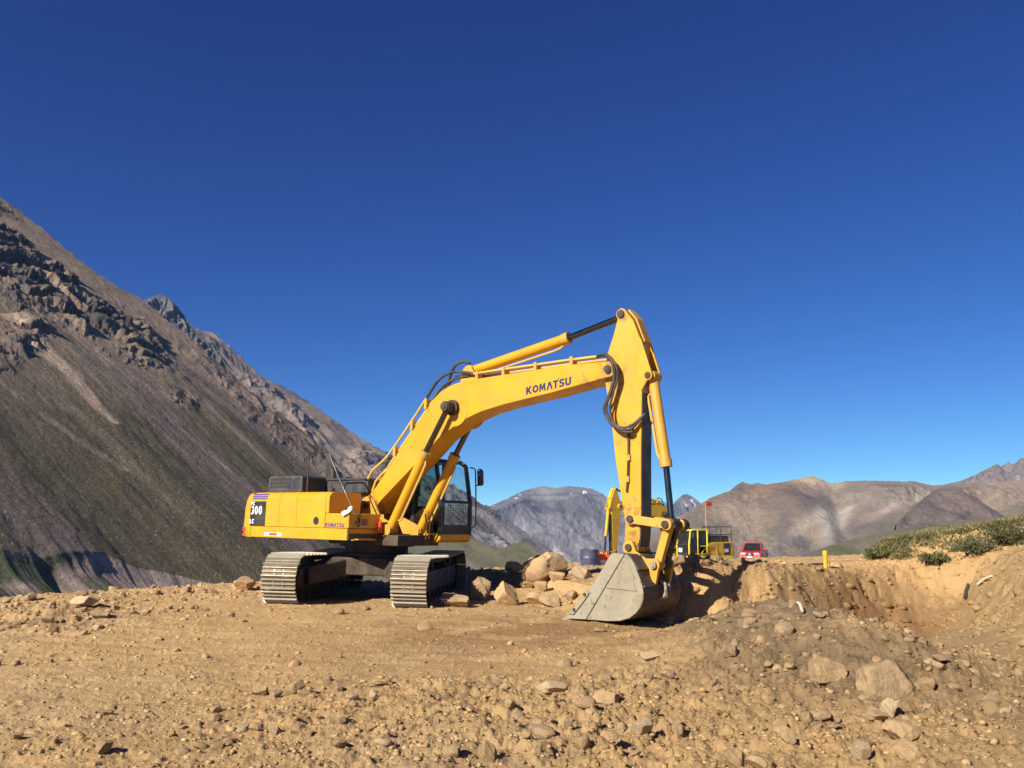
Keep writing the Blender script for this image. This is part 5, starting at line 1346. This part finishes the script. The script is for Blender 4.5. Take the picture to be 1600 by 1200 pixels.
def shrub(px, py, w, h, label, seed, mat):
    p = on_ground(px, py); root = empty('shrub', Matrix.Translation(p)); setp(root, label, 'shrub', 'shrubs on the dirt bank')
    rs = np.random.RandomState(seed); sc = p[1] / FPX; W, H = w * sc * 0.5, h * sc
    st = MB()
    for k in range(9):
        a = rs.uniform(0, 6.28); q = Vector((math.cos(a) * W * rs.uniform(.3, .9), math.sin(a) * W * rs.uniform(.3, .9), H * rs.uniform(.5, .95)))
        st.tube([(0, 0, -0.05), q * 0.5 + Vector((0, 0, H * .12)), q], 0.008, 5)
    link('stem', st.mesh('stem'), M['frame'], root)
    n = 1500
    u = rs.randn(n, 3); u /= np.linalg.norm(u, axis=1)[:, None]; rad = rs.rand(n, 1) ** 0.4
    lump = 0.72 + 1.1 * fbm(u[:, 0] * 2.4 + seed, u[:, 1] * 2.4 + u[:, 2] * 1.7, 3)[:, None]
    c = u * rad * lump * np.array([W * 1.25, W * 1.0, H * 0.42]) + np.array([0, 0, H * 0.36])
    a = rs.randn(n, 3); a /= np.linalg.norm(a, axis=1)[:, None]; b = np.cross(a, rs.randn(n, 3)); b /= np.linalg.norm(b, axis=1)[:, None]
    l = 0.028 * rs.uniform(.6, 1.4, (n, 1)); P = np.stack([c - a * l, c + b * l * .5, c + a * l, c - b * l * .5], 1)
    me = bpy.data.meshes.new('foliage'); me.from_pydata(P.reshape(-1, 3).tolist(), [], np.arange(n * 4).reshape(-1, 4).tolist()); me.update()
    link('foliage', me, mat, root)
shrub(1578, 852, 70, 40, 'dark bush on top of the bank at the right frame edge', 1, M['darkleaf'])
shrub(1526, 868, 58, 28, 'dark bush hanging over the bank, left of the rightmost bush', 2, M['darkleaf'])
shrub(1462, 880, 48, 22, 'dark green bush at the middle of the bank edge', 3, M['leaf'])
shrub(1372, 872, 36, 20, 'green bush at the left end of the bank', 5, M['leaf'])

# ---------------------------------------------------------------- drum, can, stake, sticks, rag
p = np.array([2.40, 27.0, 0.0]); p[2] = float(height(p[0:1], p[1:2])[0])
drum = empty('drum', Matrix.Translation(p)); setp(drum, 'dark blue plastic drum standing behind the boulders, left of the bucket', 'drum')
zo = -0.03 - p[2]
mb = MB().lathe([(0.01, 0), (0.26, 0), (0.285, 0.03), (0.285, 0.26), (0.295, 0.28), (0.295, 0.30), (0.285, 0.32), (0.285, 0.58), (0.295, 0.60), (0.295, 0.62), (0.285, 0.64), (0.285, 0.80), (0.295, 0.82), (0.295, 0.86), (0.27, 0.865), (0.265, 0.84), (0.01, 0.84)], 32)
me = mb.mesh('body'); smooth_by_angle(me, 35); link('body', me, M['bluedrum'], drum, loc=(0, 0, zo))
link('bung', MB().cyl((0.14, 0, 0.84), (0.14, 0, 0.87), 0.04).mesh('bung'), M['black'], drum, loc=(0, 0, zo))
link('bung', MB().cyl((-0.16, 0.05, 0.84), (-0.16, 0.05, 0.86), 0.025).mesh('bung'), M['black'], drum, loc=(0, 0, zo))
p = np.array([2.80, 27.35, 0.0]); p[2] = float(height(p[0:1], p[1:2])[0])
can = empty('jerrycan', Matrix.Translation(p) @ Matrix.Rotation(0.3, 4, 'Z')); setp(can, 'orange-red plastic container standing right of the dark blue drum', 'container')
zo = 0.08 - p[2]
link('body', MB().prism([(-0.26, 0), (0.26, 0), (0.27, 0.04), (0.27, 0.50), (0.20, 0.60), (-0.27, 0.60), (-0.27, 0.04)], -0.15, 0.15).mesh('body'), M['orange'], can, loc=(0, 0, zo), bevel=0.03)
link('handle', MB().tube([(-0.18, 0, 0.60), (-0.14, 0, 0.68), (0.10, 0, 0.68), (0.14, 0, 0.61)], 0.02, 8).mesh('handle'), M['orange'], can, loc=(0, 0, zo))
link('cap', MB().cyl((0.21, 0, 0.57), (0.26, 0, 0.64), 0.045).mesh('cap'), M['black'], can, loc=(0, 0, zo))
link('sticker', MB().box(-0.10, 0.08, -0.154, -0.1505, 0.25, 0.42).mesh('sticker'), M['white'], can, loc=(0, 0, zo))
p = on_ground(1290, 887)
stake = empty('marker_post', Matrix.Translation(p) @ Matrix.Rotation(0.02, 4, 'Y')); setp(stake, 'short orange-yellow marker post on the crest of the cut', 'post')
k = p[1] / FPX
link('body', MB().lathe([(0.01, -0.1), (3.0 * k, -0.1), (3.0 * k, 17 * k), (3.9 * k, 17.5 * k), (3.9 * k, 23 * k), (3.2 * k, 25 * k), (0.01, 25 * k)], 12).mesh('body'), M['post'], stake)
link('band', MB().lathe([(0.01, 12 * k), (3.15 * k, 12 * k), (3.15 * k, 14.5 * k), (0.01, 14.5 * k)], 12).mesh('band'), M['amber'], stake)
def stick(name, a, b, r, mat, label, cat, lift=0.05):
    pa, pb = on_ground(*a), on_ground(*b)
    d = Vector(pb - pa); mid = d * 0.5 + Vector((0.01, 0.02, 0.02))
    me = MB().tube([(0, 0, lift), mid + Vector((0, 0, lift)), d + Vector((0, 0, lift))], r, 7, 3).mesh(name)
    o = link(name, me, mat, loc=pa); setp(o, label, cat)
stick('branch', (1247, 948), (1254, 962), 0.020, M['wood'], 'short bleached stick poking out of the top of the spoil heap', 'stick')
stick('branch', (1528, 917), (1550, 905), 0.026, M['wood'], 'bleached pale stick lying on the right slope of the cut', 'stick')
stick('pipe_piece', (1508, 938), (1513, 918), 0.035, M['hood'], 'dark grey pipe piece sticking out of the right slope of the cut', 'pipe')
# the white rag tied to the rail of the big excavator
UP = root_m @ Matrix.Rotation(-TH - TRK, 4, 'Z')
rag = MB(); nu, nv = 7, 5; vs = []
for i in range(nu):
    for j in range(nv):
        u, v = i / (nu - 1), j / (nv - 1)
        vs.append((0.86 - 0.30 * u + 0.03 * v, -1.52 - 0.03 * math.sin(u * 7 + v * 3), 2.00 - 0.12 * u - 0.09 * v * (0.35 + u) + 0.012 * math.sin(u * 9)))
n0 = len(vs); vs += [(x, y + 0.012, z) for x, y, z in vs]; fs = []
for i in range(nu - 1):
    for j in range(nv - 1):
        a = i * nv + j; fs += [(a, a + 1, a + nv + 1, a + nv), (a + n0, a + nv + n0, a + nv + 1 + n0, a + 1 + n0)]
rim = [j for j in range(nv)] + [i * nv + nv - 1 for i in range(1, nu)] + [(nu - 1) * nv + j for j in range(nv - 2, -1, -1)] + [i * nv for i in range(nu - 2, 0, -1)]
for a, b in zip(rim, rim[1:] + rim[:1]):
    fs.append((a, a + n0, b + n0, b))
rag.add(vs, fs)
o = link('rag', rag.mesh('rag', True), M['cloth'])
c0 = UP @ Vector((0.62, -1.33, 1.96)); o.data.transform(Matrix.Translation((-0.62, 1.33, -1.96))); o.matrix_world = UP @ Matrix.Translation((0.62, -1.33, 1.96))
setp(o, 'white rag tied to the hand rail of the big excavator', 'rag')

# ---------------------------------------------------------------- pickup truck on the road
def pickup():
    x, y = 20.2, 73.0; z = float(height(np.array([x]), np.array([y]))[0])
    zz = CAM_H - y * 0.0523
    root = empty('pickup_truck', Matrix.Translation((x, y, max(z, zz))) @ Matrix.Rotation(math.atan2(-0.93, -0.40), 4, 'Z'))
    setp(root, 'red pickup truck parked on the dirt road, facing the camera', 'pickup truck')
    W = 0.88
    def add(name, mb, mat, parent=root, bevel=0.0):
        return link(name, mb.mesh(name), mat, parent, bevel=bevel)
    body = add('body', MB().prism([(-2.55, 0.55), (-2.55, 1.02), (-0.75, 1.04), (0.95, 1.06), (2.15, 0.95), (2.42, 0.82), (2.48, 0.52), (2.30, 0.42), (-2.45, 0.45)], -W, W), M['carred'], bevel=0.09)
    add('cab', MB().loft([[(-0.85, -W + .05, 1.0), (1.05, -W + .05, 1.0), (1.05, W - .05, 1.0), (-0.85, W - .05, 1.0)], [(-0.70, -W + .22, 1.66), (0.35, -W + .22, 1.70), (0.35, W - .22, 1.70), (-0.70, W - .22, 1.66)]]), M['carred'], bevel=0.07)
    add('windshield', MB().add([(1.045, -0.72, 1.06), (1.045, 0.72, 1.06), (0.425, 0.58, 1.64), (0.425, -0.58, 1.64)], [(0, 1, 2, 3)]), M['dglass'])
    for s in (-1, 1):
        add('side_window', MB().add([(-0.70, s * 0.835, 1.08), (0.85, s * 0.835, 1.08), (0.33, s * 0.695, 1.62), (-0.60, s * 0.695, 1.60)], [(0, 1, 2, 3)]), M['dglass'])
        add('headlight', MB().prism([(2.22, 0.74), (2.42, 0.72), (2.36, 0.90), (2.20, 0.93)], s * 0.52 - 0.2, s * 0.52 + 0.2), M['lamp'], bevel=0.03)
        add('mirror', MB().box(0.78, 0.88, s * 1.0 - 0.10, s * 1.0 + 0.10, 1.10, 1.27), M['carred'], bevel=0.03)
        for xx in (1.55, -1.50):
            wh = add('wheel', MB().lathe([(0.05, -0.12), (0.26, -0.12), (0.36, -0.10), (0.37, -0.06), (0.37, 0.06), (0.36, 0.10), (0.26, 0.12), (0.05, 0.12)], 24, (xx, s * 0.78, 0.37), 'y'), M['rubber'])
            add('rim', MB().lathe([(0.02, -0.03), (0.23, -0.03), (0.24, 0.0), (0.23, 0.03), (0.02, 0.03)], 18, (xx, s * (0.78 + 0.105), 0.37), 'y'), M['chrome'], wh)
            add('wheel_arch', MB().prism(arc(xx, 0.40, 0.46, 0, 180, 12), s * 0.80 - 0.10, s * 0.80 + 0.095), M['black'])
    add('grille', MB().box(2.40, 2.46, -0.34, 0.34, 0.68, 0.88), M['black'], bevel=0.01)
    em = MB()
    for a in (90, 210, 330):
        c, s = math.cos(math.radians(a)), math.sin(math.radians(a)); cy, cz = 0.062 * c, 0.80 + 0.062 * s
        em.add([(2.468, cy + c * .06, cz + s * .06), (2.468, cy - s * .034, cz + c * .034), (2.468, cy - c * .06, cz - s * .06), (2.468, cy + s * .034, cz - c * .034)], [(0, 1, 2, 3)])
    add('emblem', em, M['white'])
    bp_ = add('bumper', MB().prism([(2.25, 0.40), (2.54, 0.42), (2.56, 0.64), (2.44, 0.68), (2.25, 0.66)], -W, W), M['carred'], bevel=0.05)
    add('lower_grille', MB().box(2.54, 2.565, -0.60, 0.60, 0.43, 0.53), M['black'], bp_)
    add('number_plate', MB().box(2.562, 2.575, -0.20, 0.20, 0.55, 0.66), M['white'], bp_)
    add('cargo_bed', MB().box(-2.50, -0.92, -0.78, 0.78, 1.02, 1.06), M['black'], body)
pickup()

# ---------------------------------------------------------------- thin blue air of the valley
def haze():
    me = MB().box(-9600, 9600, -9600, 9600, -510, 720).mesh('haze')
    m = bpy.data.materials.new('thin_air'); m.use_nodes = True
    nt = m.node_tree
    for n in list(nt.nodes):
        if n.type != 'OUTPUT_MATERIAL':
            nt.nodes.remove(n)
    v = nd(nt, 'ShaderNodeVolumePrincipled')
    v.inputs['Color'].default_value = (0.36, 0.58, 1.0, 1)
    v.inputs['Density'].default_value = 3.4e-5
    v.inputs['Anisotropy'].default_value = 0.0
    nt.links.new(v.outputs[0], nt.nodes['Material Output'].inputs['Volume'])
    setp(link('haze', me, m), kind='stuff')
haze()
